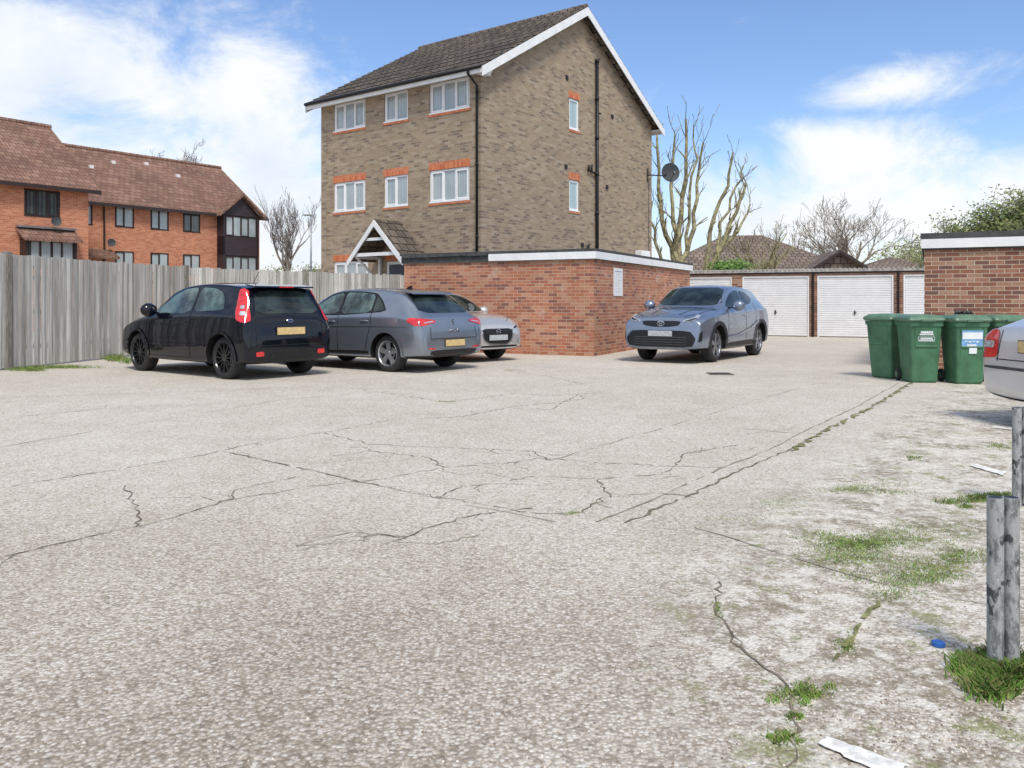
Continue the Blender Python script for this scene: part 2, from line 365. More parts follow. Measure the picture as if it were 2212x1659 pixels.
for i in range(2200):
    if i%2: px=random.triangular(1450,2300,2150); py=random.triangular(1150,1700,1600)
    else: px=random.uniform(-100,2300); py=random.triangular(1050,1720,1700)
    x,y=G(px,py); s=random.uniform(.002,.006)
    k=[Vector((random.uniform(.6,1)*s*math.cos(a),random.uniform(.6,1)*s*math.sin(a),0)) for a in (0,1.2,2.5,3.8,5)]
    mt=random.choice(m_st); base_=[(x+q.x,y+q.y,0) for q in k]; top=[(x+q.x*.6,y+q.y*.6,s*.6) for q in k]
    for j in range(5): bb.face([base_[j],base_[(j+1)%5],top[(j+1)%5],top[j]],mt)
    bb.face(top,mt)
o=bb.obj('loose_gravel',fixn=False); o['kind']='stuff'
x,y=G(2027,1395); bb=B(); m_bl=mat('blue_plastic',(.02,.11,.38),.4)
bb.tube([(x,y,.002),(x,y,.014)],[.024,.023],m_bl,20); bb.tube([(x,y,.014),(x,y,.017)],[.023,.018],m_bl,20)
o=bb.obj('bottle_cap',smooth=False); tag(o,'blue plastic bottle cap lying on the concrete','cap')
# ---------------------------------------------------------------- bollards (paired tubes)
mg,nt,p=newmat('galvanised_flaking'); v=TC(nt)
n1=NOISE(nt,MAP(nt,v,(1,1,.4)),30,6,.7); c=MIX(nt,SS(nt,n1,.40,.56),(.15,.155,.155),(.36,.37,.36)); c=MIX(nt,SS(nt,NOISE(nt,v,70,4),.62,.70),c,(.55,.55,.52)); c=MIX(nt,SS(nt,NOISE(nt,MAP(nt,v,(1,1,.6)),13,5),.57,.61),c,(.06,.065,.07))
nt.links.new(c,p.inputs['Base Color']); p.inputs['Roughness'].default_value=.6; p.inputs['Metallic'].default_value=.2; BUMP(nt,p,n1,.3,.004)
def post(px,py,hh):
    x,y=G(px,py); e=empty('bollard',None,(x,y,0))
    for s in (-1,1):
        bb=B(); r=.0262
        bb.tube([(s*.0265,0,-.02),(s*.0265,0,hh)],r,mg,24,cap=False); bb.tube([(s*.0265,0,hh),(s*.0265,0,hh-.05)],r-.004,m_black,24)
        bb.tube([(s*.0265,0,hh),(s*.0265,0,hh+.0005)],[r,r-.004],mg,24,cap=False)
        o=bb.obj('tube',e); 
        for f in o.data.polygons: f.use_smooth=len(f.vertices)==4
    tag(e,'short twin steel tube parking post with flaking grey paint','bollard','short steel posts beside the parking bays'); return e
post(2167,1447,.585); post(2206,1092,.60)
# ---------------------------------------------------------------- fence
mw_,nt,p=newmat('weathered_fence_wood'); uv=TC(nt,'Object'); 
oi=MAP(nt,uv,(9,9,.35)); n1=NOISE(nt,oi,3,6,.65)
gg=nt.nodes.new('ShaderNodeNewGeometry')
c=MIX(nt,SS(nt,n1,.3,.7),(.31,.295,.265),(.58,.56,.52)); c=MIX(nt,gg.outputs['Random Per Island'],MIX(nt,1,c,(.62,.61,.59),'MULTIPLY'),MIX(nt,1,c,(1.15,1.15,1.15),'MULTIPLY'))
nt.links.new(c,p.inputs['Base Color']); p.inputs['Roughness'].default_value=.9; BUMP(nt,p,n1,.4,.01)
mpost=mat('fence_post_wood',(.20,.185,.155),.9,var=.35,vs=9,stretch=(4,4,.5))
def fence_run(root,a,c_,z0,z1,posts):
    a=Vector((*a,0)); c_=Vector((*c_,0)); L=(c_-a).length; ang=math.atan2(c_.y-a.y,c_.x-a.x)
    bb=B(); x=0; i=0
    while x<L:
        wv=.086; zt=z0+(z1-z0)*x/L+random.uniform(-.018,.018); yo=-.015 if i%2 else 0
        dz=random.uniform(-.005,.005)
        bb.prism([(x,yo,.03),(x+wv,yo-.006,.03),(x+wv,yo+.008,.03),(x,yo+.010,.03)],(dz,0,zt-.03),mw_)
        x+=.086+random.uniform(0,.010); i+=1
    for zz in (.35,1.0,1.65): bb.box(0,L,.02,.06,zz,zz+.08,mpost)
    bb.obj('boards',root,a,(0,0,ang),fixn=True)
    for px_ in posts:
        zt=z0+(z1-z0)*px_/L
        bb=B(); bb.box(px_-.06,px_+.06,-.06,.06,0,zt+.05,mpost); bb.obj('post',root,a,(0,0,ang),bevel=.008)
fe=empty('fence',None,(-9.2,15,0)); 
def rel(p): return (p[0]+9.2,p[1]-15)
fence_run(fe,rel((-10.1,9.6)),rel((-8.2,21)),2.1,2.1,[.2,2.75,5.62,11.5])
fence_run(fe,rel((-8.2,21)),rel((-2.80,22.5)),2.1,1.94,[2.9])
tag(fe,'weathered grey vertical board timber fence with posts','fence')
# ---------------------------------------------------------------- generic window
def window(parent,loc,rz,wd,z0,z1,panes=2,glass=None,frame=None,transom=0,fw=.055,name='window'):
    glass=glass or m_curt; frame=frame or m_white
    e=empty(name,parent,(loc[0],loc[1],z0),(0,0,rz)); h_=z1-z0
    bb=B(); y0,y1=.02,.075
    bb.box(-wd/2,wd/2,y0,y1,0,fw,frame); bb.box(-wd/2,wd/2,y0,y1,h_-fw,h_,frame)
    bb.box(-wd/2,-wd/2+fw,y0,y1,fw,h_-fw,frame); bb.box(wd/2-fw,wd/2,y0,y1,fw,h_-fw,frame)
    pw=(wd-2*fw)/panes
    for i in range(1,panes): 
        x=-wd/2+fw+pw*i; bb.box(x-fw*.6,x+fw*.6,y0+.004,y1,fw,h_-fw,frame)
    for i in range(panes):
        if panes>1 and i%2==0:
            x0=-wd/2+fw+pw*i+fw*.3; x1=x0+pw-fw*.6; k=.035
            bb.box(x0,x1,y0-.012,y0+.02,fw*.9,fw+k,frame); bb.box(x0,x1,y0-.012,y0+.02,h_-fw-k,h_-fw*.9,frame)
            bb.box(x0,x0+k,y0-.012,y0+.02,fw+k,h_-fw-k,frame); bb.box(x1-k,x1,y0-.012,y0+.02,fw+k,h_-fw-k,frame)
    bb.box(-wd/2-.02,wd/2+.02,-.03,y0-.002,-.012,.022,frame)
    bb.obj('frame',e)
    g=B(); g.box(-wd/2+.01,wd/2-.01,.045,.055,.01,h_-.01,glass); g.obj('glass',e)
    return e
def wallpanel(bb,u0,u1,z0,z1,opens,fn,m_,depth=.09):
    us=sorted({u0,u1,*[o[0] for o in opens],*[o[1] for o in opens]}); zs=sorted({z0,z1,*[o[2] for o in opens],*[o[3] for o in opens]})
    for a,c_ in zip(us,us[1:]):
        for z_,y_ in zip(zs,zs[1:]):
            mu,mz=(a+c_)/2,(z_+y_)/2
            if any(o[0]<mu<o[1] and o[2]<mz<o[3] for o in opens): continue
            bb.face([fn(a,0,z_),fn(c_,0,z_),fn(c_,0,y_),fn(a,0,y_)],m_)
    for (a,c_,z_,y_) in opens:
        bb.face([fn(a,0,z_),fn(a,depth,z_),fn(a,depth,y_),fn(a,0,y_)],m_); bb.face([fn(c_,depth,z_),fn(c_,0,z_),fn(c_,0,y_),fn(c_,depth,y_)],m_)
        bb.face([fn(a,0,y_),fn(a,depth,y_),fn(c_,depth,y_),fn(c_,0,y_)],m_); bb.face([fn(a,depth,z_),fn(a,0,z_),fn(c_,0,z_),fn(c_,depth,z_)],m_)
        bb.face([fn(a,depth,z_),fn(c_,depth,z_),fn(c_,depth,y_),fn(a,depth,y_)],m_)
# ---------------------------------------------------------------- main flats
W_,L_=9.87,6.77; ZE=7.58; ZR=10.7
fl=empty('apartment_building',None,(-.84,23.0,0),(0,0,rad(52.5)))
tag(fl,'three-storey brown brick flats with tiled gable roof','building')
fx=lambda u,d_,z:(d_,u,z)
gy=lambda u,d_,z:(u,d_,z)
front=[(4.68,6.15),(2.84,3.84),(.44,1.96)]
op=[]
for a,c_ in front: op+=[(a,c_,6.65,7.53),(a,c_,4.08,5.02)]
op+=[(4.55,6.15,1.45,2.50),(2.75,3.75,.1,2.45)]
gop=[(4.37,4.94,6.72,7.72),(4.37,4.94,4.12,5.12)]
bb=B(); wallpanel(bb,0,L_,0,ZE+.1,op,fx,m_brickA); wallpanel(bb,0,W_,0,ZE+.14,gop,gy,m_brickA)
sl_=(ZR-7.65)/5.28
zt0=ZE+.14
bb.face([(0,0,zt0),(W_,0,zt0),(W_/2,0,ZR-.12)],m_brickA)
bb.face([(W_,0,0),(W_,L_,0),(W_,L_,zt0),(W_,0,zt0)],m_brickA); bb.face([(0,L_,0),(W_,L_,0),(W_,L_,zt0),(W_/2,L_,ZR-.12),(0,L_,zt0)],m_brickA)
bb.obj('wall',fl,fixn=False)
bb=B()
for a,c_ in front:
    for z in (6.65,4.08): bb.box(-.02,.02,a-.04,c_+.04,z-.075,z-.014,m_brickS)
    bb.box(-.004,.02,a-.03,c_+.03,5.02,5.24,m_brickS)
bb.box(-.004,.02,4.52,6.18,2.50,2.72,m_brickS); bb.box(-.004,.02,2.7,3.8,2.45,2.67,m_brickS)
for (a,c_,z,z2) in gop:
    bb.box(a-.04,c_+.04,-.004,.02,z2,z2+.22,m_brickS); bb.box(a-.04,c_+.04,-.02,.02,z-.075,z-.014,m_brickS)
bb.each('brick_lintel',fl)
for i,(a,c_) in enumerate(front):
    for z0,z1 in ((6.65,7.53),(4.08,5.02)):
        window(fl,(0.01,(a+c_)/2,0),rad(-90),c_-a-.01,z0+.005,z1-.005,[3,2,3][i],m_curt)
window(fl,(.01,5.35,0),rad(-90),1.59,1.46,2.49,3)
for (a,c_,z0,z1) in gop: window(fl,((a+c_)/2,.01,0),0,c_-a-.01,z0+.005,z1-.005,1,m_gfrost,fw=.075)
de=empty('door',fl,(.02,3.25,.1),(0,0,rad(-90))); bb=B()
bb.box(-.5,.5,0,.06,2.25,2.34,m_white); bb.box(-.5,-.40,0,.06,0,2.25,m_white); bb.box(.40,.5,0,.06,0,2.25,m_white); bb.obj('frame',de)
m_door=mat('navy_door',(.03,.045,.07),.35); bb=B(); bb.box(-.4,.4,.02,.055,0,2.25,m_door); bb.box(-.12,.12,.012,.02,1.5,1.95,m_curt); bb.obj('door_leaf',de)
bb=B(); bb.tube([(.3,-.01,1.0),(.3,-.01,1.15)],.012,m_chrome,8); bb.obj('handle',de)
ro=B(); ov=.35; yv0,yv1=-.30,L_+.30
def rz(x): return ZR-abs(x-W_/2)*sl_
for s in (0,1):
    xe=-ov if s==0 else W_+ov
    P=[(xe,yv0,rz(xe)),(W_/2,yv0,ZR),(W_/2,yv0,ZR-.11),(xe,yv0,rz(xe)-.09)]
    ro.prism(P,(0,yv1-yv0,0),m_tileA)
roof=ro.obj('roof',fl)
bb=B()
for i in range(17): 
    y0=yv0+i*.434; bb.tube([(W_/2,y0,ZR-.03),(W_/2,y0+.425,ZR-.03)],[.12,.115],m_tileA,10)
bb.obj('ridge_tiles',roof,smooth=False)
bb=B()
n=20; 
for s in (-1,1):
    for i in range(n):
        x0=W_/2+s*(5.28)*(i/n); x1=W_/2+s*5.28*((i+1)/n)
        z0=rz(x0); z1=rz(x1)
        bb.prism([(x0,yv0-.02,z0+.004),(x1,yv0-.02,z1+.034),(x1,yv0-.02,z1+.006),(x0,yv0-.02,z0-.02)],(0,yv1-yv0+.04,0),m_tileA)
bb.obj('tile_courses',roof)
bb=B()
for s in (-1,1):
    xe=W_/2+s*(W_/2+ov+.02)
    for yy in (yv0-.045,yv1+.02):
        P=[(xe,yy,rz(xe)-.04),(W_/2,yy,ZR-.03),(W_/2,yy,ZR-.30),(xe,yy,rz(xe)-.30)]
        bb.prism(P,(0,.025,0),m_whitep)
bb.each('bargeboard',roof)
bb=B()
bb.box(-ov-.012,-ov+.012,yv0-.018,yv1,7.44,7.60,m_whitep); bb.box(-ov+.012,-.002,yv0-.016,yv1-.01,7.54,7.56,m_whitep)
bb.box(W_+ov-.012,W_+ov+.012,yv0-.018,yv1,7.44,7.60,m_whitep); bb.box(W_+.002,W_+ov-.012,yv0-.016,yv1-.01,7.54,7.56,m_whitep)
bb.prism([(-ov,-.028,7.45),(0.1,-.028,7.45),(.35,-.028,7.85),(-.02,-.028,7.80),(-ov,-.028,7.6)],(0,-.2,0),m_whitep)
bb.each('fascia',roof)
bb=B(); bb.tube([(-ov-.06,yv0,7.60),(-ov-.06,yv1,7.60)],.055,m_black,10); bb.obj('gutter',roof,smooth=True)
bb=B(); bb.tube([(-ov-.06,.16,7.58),(-ov-.06,.16,7.48),(-.06,.12,7.2),(-.06,.12,0)],.036,m_black,10)
for z in (1,3,5,7): bb.tube([(-.06,.12,z),(-.06,.12,z+.06)],.05,m_black,10)
bb.obj('downpipe',fl,smooth=True)
bb=B(); bb.tube([(5.93,-.075,0),(5.93,-.075,9.2)],.056,m_black,12)
for z in (2.6,4.1,5.4,6.6,7.9,9.15): bb.tube([(5.93,-.075,z),(5.93,-.075,z+.12)],.07,m_black,12)
bb.tube([(5.88,-.07,5.45),(5.6,-.07,5.5),(5.42,-.07,5.52)],.035,m_black,8); bb.tube([(5.6,-.07,5.5),(5.6,-.07,5.72)],.035,m_black,8); bb.tube([(5.42,-.07,5.52),(5.42,-.07,5.70)],.035,m_black,8)
bb.tube([(5.95,-.07,7.5),(6.15,-.07,7.5)],.03,m_black,8)
bb.obj('soil_pipe',fl,smooth=True)
bb=B(); bb.tube([(5.4,-.07,0),(5.4,-.07,3.1)],.04,m_black,8); bb.obj('waste_pipe',fl,smooth=True)
bb=B()
for (x,z) in ((4.15,8.25),(4.1,5.42),(6.6,5.05),(6.95,7.5),(5.05,3.0)): bb.box(x,x+.13,-.03,.0,z,z+.13,m_black)
bb.each('wall_vent',fl)
bb=B(); bb.tube([(9.6,-.03,2.5),(9.6,-.03,6.2)],.008,m_black,6); bb.obj('cable',fl)
bb=B(); bb.box(8.6,9.25,-.28,-.002,2.45,3.05,m_white); bb.obj('boiler_box',fl,bevel=.02)
de=empty('satellite_dish',fl,(W_-.02,-.02,5.85))
bb=B(); bb.tube([(-.35,.0,.0),(-.35,-.12,0),(.1,-.42,0),(.42,-.42,.12)],.022,m_black,8); bb.tube([(-.35,0,-.25),(-.35,-.0,.25)],.02,m_black,8); bb.obj('arm',de)
m_dish=mat('dark_grey_dish',(.05,.055,.06),.6,spec=.3)
bb=B(); R=.37; nr=6; ns=28; ctr=Vector((.45,-.5,.14))
nd=Vector((-.62,-.78,.12)).normalized(); ax=nd.orthogonal().normalized(); ay=nd.cross(ax)
def dp(i,j,o=0): 
    r=R*i/nr; t=6.2832*j/ns; return ctr+ax*math.cos(t)*r+ay*math.sin(t)*r*.95+nd*((r/R)**2*.07+o)
for i in range(nr):
    for j in range(ns): bb.face([dp(i,j),dp(i+1,j),dp(i+1,j+1),dp(i,j+1)],m_dish)
bb.obj('dish',de,smooth=True,fixn=False)
bb=B(); pA=ctr+nd*.42+Vector((0,0,-.08)); bb.tube([ctr+Vector((0,0,-R*.9)),pA],.012,m_black,6); bb.tube([pA,pA-nd*.12],.035,m_grey,10); bb.obj('receiver',de)
pe=empty('porch',fl,(0,3.12,0)); bb=B(); hw=1.12; zr=3.62; ze=2.5; pd=1.02
for s in (-1,1):
    P=[(0,0,zr),(0,s*hw,ze),(0,s*hw,ze-.07),(0,0,zr-.08)]
    bb.prism([(p_[0]-.002,p_[1],p_[2]) for p_ in P],(-pd-.06,0,0),m_tileA)
bb.obj('roof',pe)
bb=B()
for s in (-1,1):
    bb.prism([(-pd-.063,0,zr-.03),(-pd-.063,s*(hw+.03),ze-.06),(-pd-.063,s*(hw+.03),ze-.25),(-pd-.063,0,zr-.22)],(-.03,0,0),m_whitep)
    yy=s*.86
    bb.box(-pd,-.01,yy-.035,yy+.035,2.50,2.58,m_whitep)
    bb.tube([(-.05,yy,1.75),(-.5,yy,2.15),(-pd+.05,yy,2.53)],.04,m_whitep,6); bb.box(-.08,-.005,yy-.04,yy+.04,1.6,2.55,m_whitep)
bb.box(-pd-.03,-pd+.03,-.9,.9,2.55,2.65,m_whitep)
bb.box(-pd-.03,-pd+.03,-.42,.42,3.0,3.08,m_whitep)
bb.obj('timber_frame',pe)
# ---------------------------------------------------------------- near brick garage
ga=empty('brick_garage',None,(1.84,18.75,0),(0,0,rad(63.43))); tag(ga,'low flat-roofed red brick garage with white fascia','garage')
bb=B(); bb.box(0,8.43,0,5.10,0,2.19,m_brickR); bb.obj('wall',ga)
ro=B(); ro.box(-.04,8.5,-.04,5.16,2.19,2.36,m_felt); ro.box(-.07,8.53,-.07,5.19,2.375,2.43,m_felt); r_=ro.obj('roof',ga)
bb=B(); bb.prism([(-.042,-.075,2.20),(8.52,-.075,2.20),(8.52,-.042,2.20),(-.042,-.042,2.20),(-.042,2.65,2.20),(-.075,2.65,2.20),(-.075,-.075,2.20)],(0,0,.165),m_whitep); bb.obj('fascia',r_)
bb=B()
for i in range(9): bb.box(-.09-random.uniform(0,.015),-.05,2.68+i*.27,2.95+i*.27,2.34+random.uniform(-.015,.01),2.39+random.uniform(0,.02),m_felt)
bb.obj('felt_edge',r_)
sg=empty('notice_sign',None,(1.84,18.75,0),(0,0,rad(63.43))); tag(sg,'white notice sign with small print on brick garage wall','sign')
m_ink=mat('sign_print',(.50,.52,.56),.6); m_ink2=mat('sign_heading',(.20,.24,.34),.6)
bb=B(); bb.box(1.30,1.94,-.016,-.003,1.37,2.04,m_white)
for i,(a,l) in enumerate([(1.36,.5),(1.44,.36),(1.4,.45),(1.4,.42),(1.38,.48),(1.4,.3),(1.38,.44),(1.4,.4)]):
    z=1.97-i*.070; x=a
    while x<a+l:
        ww=random.uniform(.02,.06); bb.box(x,min(x+ww,a+l),-.019,-.0165,z-(.020 if i==0 else .007),z,m_ink2 if i==0 else m_ink); x+=ww+.014
bb.obj('panel',sg)
# ---------------------------------------------------------------- garage row
m_gd=mat('white_garage_door',(.80,.80,.80),.4,var=.04,vs=3)
gr=empty('garage_block',None,(10.56,28.85,0),(0,0,rad(-26.57))); tag(gr,'row of flat-roofed brick lock-up garages with white doors','garages')
doors=[(-5.22,-2.90),(-2.55,-.25),(0,2.42),(2.70,5.05),(5.35,7.75)]
op=[(a,c_,-.01,2.14) for a,c_ in doors]
bb=B(); wallpanel(bb,-5.6,8.2,-.01,2.2,op,gy,m_brickR2,.25); bb.face([(-5.6,0,0),(-5.6,5,0),(-5.6,5,2.2),(-5.6,0,2.2)],m_brickR2); bb.obj('wall',gr,fixn=False)
bb=B(); bb.box(-5.75,8.3,-.06,5.2,2.255,2.335,m_palefelt); bb.box(-5.7,8.25,-.03,5.1,2.20,2.255,m_brownw)
x=-5.7
while x<8.2: bb.tube([(x,-.08,2.35),(x,5,2.41)],.03,m_palefelt,6); x+=.15
bb.obj('roof',gr)
for a,c_ in doors:
    bb=B(); bb.box(a+.01,a+.06,.02,.09,0,2.13,m_gd); bb.box(c_-.06,c_-.01,.02,.09,0,2.13,m_gd); bb.box(a+.06,c_-.06,.02,.09,2.07,2.13,m_gd)
    z=.03
    while z<2.05:
        bb.prism([(a+.065,.075,z),(a+.065,.052,z+.012),(a+.065,.052,z+.062),(a+.065,.075,z+.074)],(c_-a-.13,0,0),m_gd); z+=.078
    bb.box(a+.065,c_-.065,.076,.08,.02,2.065,m_gd)
    o=bb.obj('garage_door',gr); 
    hb=B(); mx=(a+c_)/2; hb.box(mx-.02,mx+.02,.02,.05,.78,.92,m_black); hb.tube([(mx,.02,.85),(mx+.06,.0,.85)],.012,m_black,8); hb.obj('handle',o)
for x in (-.125,2.56): 
    bb=B(); bb.tube([(x,-.05,0),(x,-.05,2.2)],.035,m_black,8); bb.obj('downpipe',gr)
g2=empty('brick_garage',None,(7.40,14.96,0),(0,0,rad(-26.57))); tag(g2,'red-brown brick garage end wall behind wheelie bins','garage')
bb=B(); bb.box(0,6,0,6,0,2.16,m_brickR2); bb.obj('wall',g2)
ro=B(); ro.box(-.03,6.1,-.03,6.1,2.16,2.35,m_felt); ro.box(-.06,6.1,-.06,6.1,2.354,2.46,m_felt); r_=ro.obj('roof',g2)
bb=B(); bb.box(-.05,6.1,-.07,-.032,2.19,2.352,m_whitep); bb.obj('fascia',r_)
# ---------------------------------------------------------------- terrace of houses
hs=empty('brick_house',None,(-20.3,39.5,0),(0,0,rad(53.26))); tag(hs,'two-storey orange brick apartment terrace with brown tiled roof','house')
mw=[(0.0,.42),(1.5,2.49),(3.34,4.35),(5.14,6.16)]
op=[(a,c_,4.88,5.93) for a,c_ in mw]+[(a,c_,2.62,3.70) for a,c_ in mw[1:]]
bb=B(); wallpanel(bb,-6,9.9,0,6.15,op,gy,m_brickO); bb.face([(9.9,0,0),(9.9,8.4,0),(9.9,8.4,6.15),(9.9,4.2,9.1),(9.9,0,6.15)],m_brickO)
wo=[(-1.81-2.57,-1.81-1.16,4.69,5.80),(-1.81-7.2,-1.81-5.8,4.69,5.8)]
gw=lambda u,d_,z:(u,d_-4.1,z)
wallpanel(bb,-12,-1.81,0,6.15,wo,gw,m_brickO); bb.face([(-1.81,-4.1,0),(-1.81,4.3,0),(-1.81,4.3,6.15),(-1.81,.1,9.1),(-1.81,-4.1,6.15)],m_brickO)
bb.obj('wall',hs,fixn=False)
for i,(a,c_) in enumerate(mw):
    for z0,z1 in ((4.88,5.93),)+(((2.62,3.70),) if i else ()):
        window(hs,((a+c_)/2,.01,0),0,c_-a-.02,z0,z1,2 if i else 1,m_curt if not(i==3 and z0>4) else m_gdark,m_brownw,fw=.05)
for (a,c_,z0,z1) in wo: window(hs,((a+c_)/2,-4.09,0),0,c_-a-.02,z0,z1,3,m_gdark,m_brownw,fw=.07)
def roofgable(bb,x0,x1,yc,hw,ze,zr_,m_,th=.1):
    for s in (-1,1):
        bb.prism([(x0,yc,zr_),(x0,yc+s*hw,ze),(x0,yc+s*hw,ze-th),(x0,yc,zr_-th)],(x1-x0,0,0),m_)
bb=B(); roofgable(bb,-6,10.2,4.2,4.6,5.98,9.25,m_tileB); roofgable(bb,-12,-1.5,.1,4.6,5.98,9.25,m_tileB)
rr=bb.obj('roof',hs)
bb=B(); x=-1.2
while x<10: bb.tube([(x,4.2,9.25),(x+.42,4.2,9.25)],[.12,.11],m_tileB,8); x+=.44
bb.obj('ridge_tiles',rr)
bb=B(); x=-12
while x<-1.7: bb.tube([(x,.1,9.25),(x+.42,.1,9.25)],[.12,.11],m_tileB,8); x+=.44
bb.obj('ridge_tiles',rr)
bb=B(); bb.box(-1.45,10.2,-.42,-.38,5.80,5.95,m_brownw); bb.box(-12,-1.5,-4.52,-4.48,5.80,5.95,m_brownw)
for (yc) in (4.2,.1):
    xx=10.21 if yc>1 else -1.49
    for s in (-1,1): bb.prism([(xx,yc,9.2),(xx,yc+s*4.62,5.93),(xx,yc+s*4.62,5.75),(xx,yc,9.0)],(.03,0,0),m_brownw)
bb.each('fascia',rr)
bb=B(); bb.tube([(.95,-.06,0),(.95,-.06,5.8)],.04,m_black,8); bb.tube([(9.75,-.06,0),(9.75,-.06,5.8)],.04,m_black,8); bb.each('downpipe',hs)
bb=B()
for x,y in ((1.5,2.4),(3,3.1),(5.0,3.4),(6.4,2.6)):
    z=5.98+(y+.4)*.711; bb.box(x,x+.18,y,y+.2,z,z+.16,m_whitep)
bb.each('roof_vent',rr)
be=empty('bay_window',hs,(8.28,0,0)); bb=B(); hw=1.12
m_clad=mat('dark_cladding',(.035,.022,.025),.6,var=.3,vs=3,stretch=(1,1,12))
bb.box(-hw,hw,-.6,-.002,3.72,4.75,m_clad); bb.box(-hw,-hw+.10,-.6,-.002,0,6.0,m_clad); bb.box(hw-.10,hw,-.6,-.002,0,6.0,m_clad); bb.box(-hw,hw,-.6,-.002,0,2.5,m_clad)
bb.prism([(-hw,-.6,5.9),(hw,-.6,5.9),(0,-.6,6.9)],(0,1.6,0),m_clad)
bb.obj('cladding',be)
for z0,z1 in ((2.5,3.7),(4.76,5.88)): window(be,(0,-.58,0),0,2*hw-.2,z0,z1,4,m_curt,m_brownw)
bb=B()
for s in (-1,1): bb.prism([(0,-.85,7.12),(s*(hw+.3),-.85,5.92),(s*(hw+.3),-.85,5.82),(0,-.85,7.0)],(0,3.2,0),m_tileB)
bb.obj('roof',be)
be=empty('bay_window',hs,(-3.55,-4.1,0)); bb=B(); bb.box(-1.0,1.0,-.55,-.002,0,2.55,m_brickO); bb.box(-1.0,-.9,-.55,-.002,2.55,3.75,m_brownw); bb.box(.9,1.0,-.55,-.002,2.55,3.75,m_brownw); bb.obj('wall',be)
window(be,(0,-.53,0),0,1.8,2.56,3.72,4,m_curt,m_brownw)
bb=B(); bb.prism([(-1.15,-.8,3.72),(-1.15,-.002,4.2),(-1.15,-.002,4.1),(-1.15,-.8,3.64)],(2.3,0,0),m_tileB)
bb.box(-1.15,1.15,-.2,-.003,4.2,4.28,m_grey); bb.obj('roof',be)
bb=B(); bb.prism([(-.7,-.9,3.35),(-.7,-.002,3.75),(-.7,-.002,3.65),(-.7,-.9,3.25)],(2.0,0,0),m_tileB); o=bb.obj('porch_roof',hs)
def smalldish(x,y,z):
    bb=B(); c0=Vector((x,y,z)); nd=Vector((-.2,-1,.2)).normalized(); ax=nd.orthogonal().normalized(); ay=nd.cross(ax)
    f=lambda i,j:c0+nd*((i/3)**2*.05)+ax*math.cos(j*.524)*.2*i/3+ay*math.sin(j*.524)*.2*i/3
    for i in range(3):
        for j in range(12): bb.face([f(i,j),f(i+1,j),f(i+1,j+1),f(i,j+1)],m_dish)
    bb.tube([c0,c0+Vector((0,.3,-.05))],.02,m_black,6)
    bb.obj('satellite_dish',hs,fixn=False)
smalldish(-3.3,-4.45,4.5); smalldish(1.15,-.35,4.05)
# ---------------------------------------------------------------- bungalows behind garages
m_bw=mat('cream_wall',(.40,.32,.25),.9)
m_tileC=brickmat('brown_bungalow_tiles',[(.22,.17,.135),(.195,.15,.12),(.25,.195,.155)],(.08,.06,.05),bw=.3,bh=.33,mw=.045,weather=.2,tile=True)  # gap colour holds painted shade at the tile edges
def bung(x,y,ang,L,Wd,ze,zr_,hip,label,gx=None):
    e=empty('bungalow',None,(x,y,0),(0,0,rad(ang))); tag(e,label,'bungalow','bungalow roofs beyond the garages')
    bb=B(); bb.box(-L/2+.4,L/2-.4,-Wd/2+.4,Wd/2-.4,0,ze+.05,m_bw); bb.obj('wall',e)
    bb=B(); a,c_=L/2,Wd/2; r=a-hip
    q=[(-a,-c_,ze),(a,-c_,ze),(a,c_,ze),(-a,c_,ze),(-r,0,zr_),(r,0,zr_)]
    bb.face([q[0],q[1],q[5],q[4]],m_tileC); bb.face([q[2],q[3],q[4],q[5]],m_tileC); bb.face([q[1],q[2],q[5]],m_tileC); bb.face([q[3],q[0],q[4]],m_tileC); bb.face([q[3],q[2],q[1],q[0]],m_tileC)
    if gx is not None:
        for s in (-1,1): bb.prism([(gx,-c_-1.5,ze+.95),(gx+s*1.5,-c_-1.5,ze-.05),(gx+s*1.5,-c_-1.5,ze-.15),(gx,-c_-1.5,ze+.85)],(0,4,0),m_tileC)
        bb.prism([(gx-1.3,-c_-1.2,ze-.15),(gx+1.3,-c_-1.2,ze-.15),(gx,-c_-1.2,ze+.75)],(0,.1,0),m_tileC)
        for s in (-1,1): bb.prism([(gx,-c_-1.53,ze+.92),(gx+s*1.53,-c_-1.53,ze-.10),(gx+s*1.53,-c_-1.53,ze-.24),(gx,-c_-1.53,ze+.76)],(0,.03,0),m_brownw)
    bb.obj('roof',e,fixn=True)
    bb=B(); bb.box(-a-.02,a+.02,-c_-.02,-c_+.02,ze-.2,ze-.02,m_brownw); bb.obj('fascia',e)
bung(12.3,44.5,-8,10.0,8,2.7,4.75,4.0,'brown tiled hipped bungalow roof with small gable',gx=3.7)
bung(24.5,54,-8,7,7,2.9,4.1,3.5,'small brown tiled hipped bungalow roof')
bung(31.0,58,0,7,8,2.9,4.3,3.0,'small red-brown tiled bungalow roof')
bung(-13.5,62,10,9,6,2.6,3.6,3,'low brown tiled roof glimpsed past the fence')
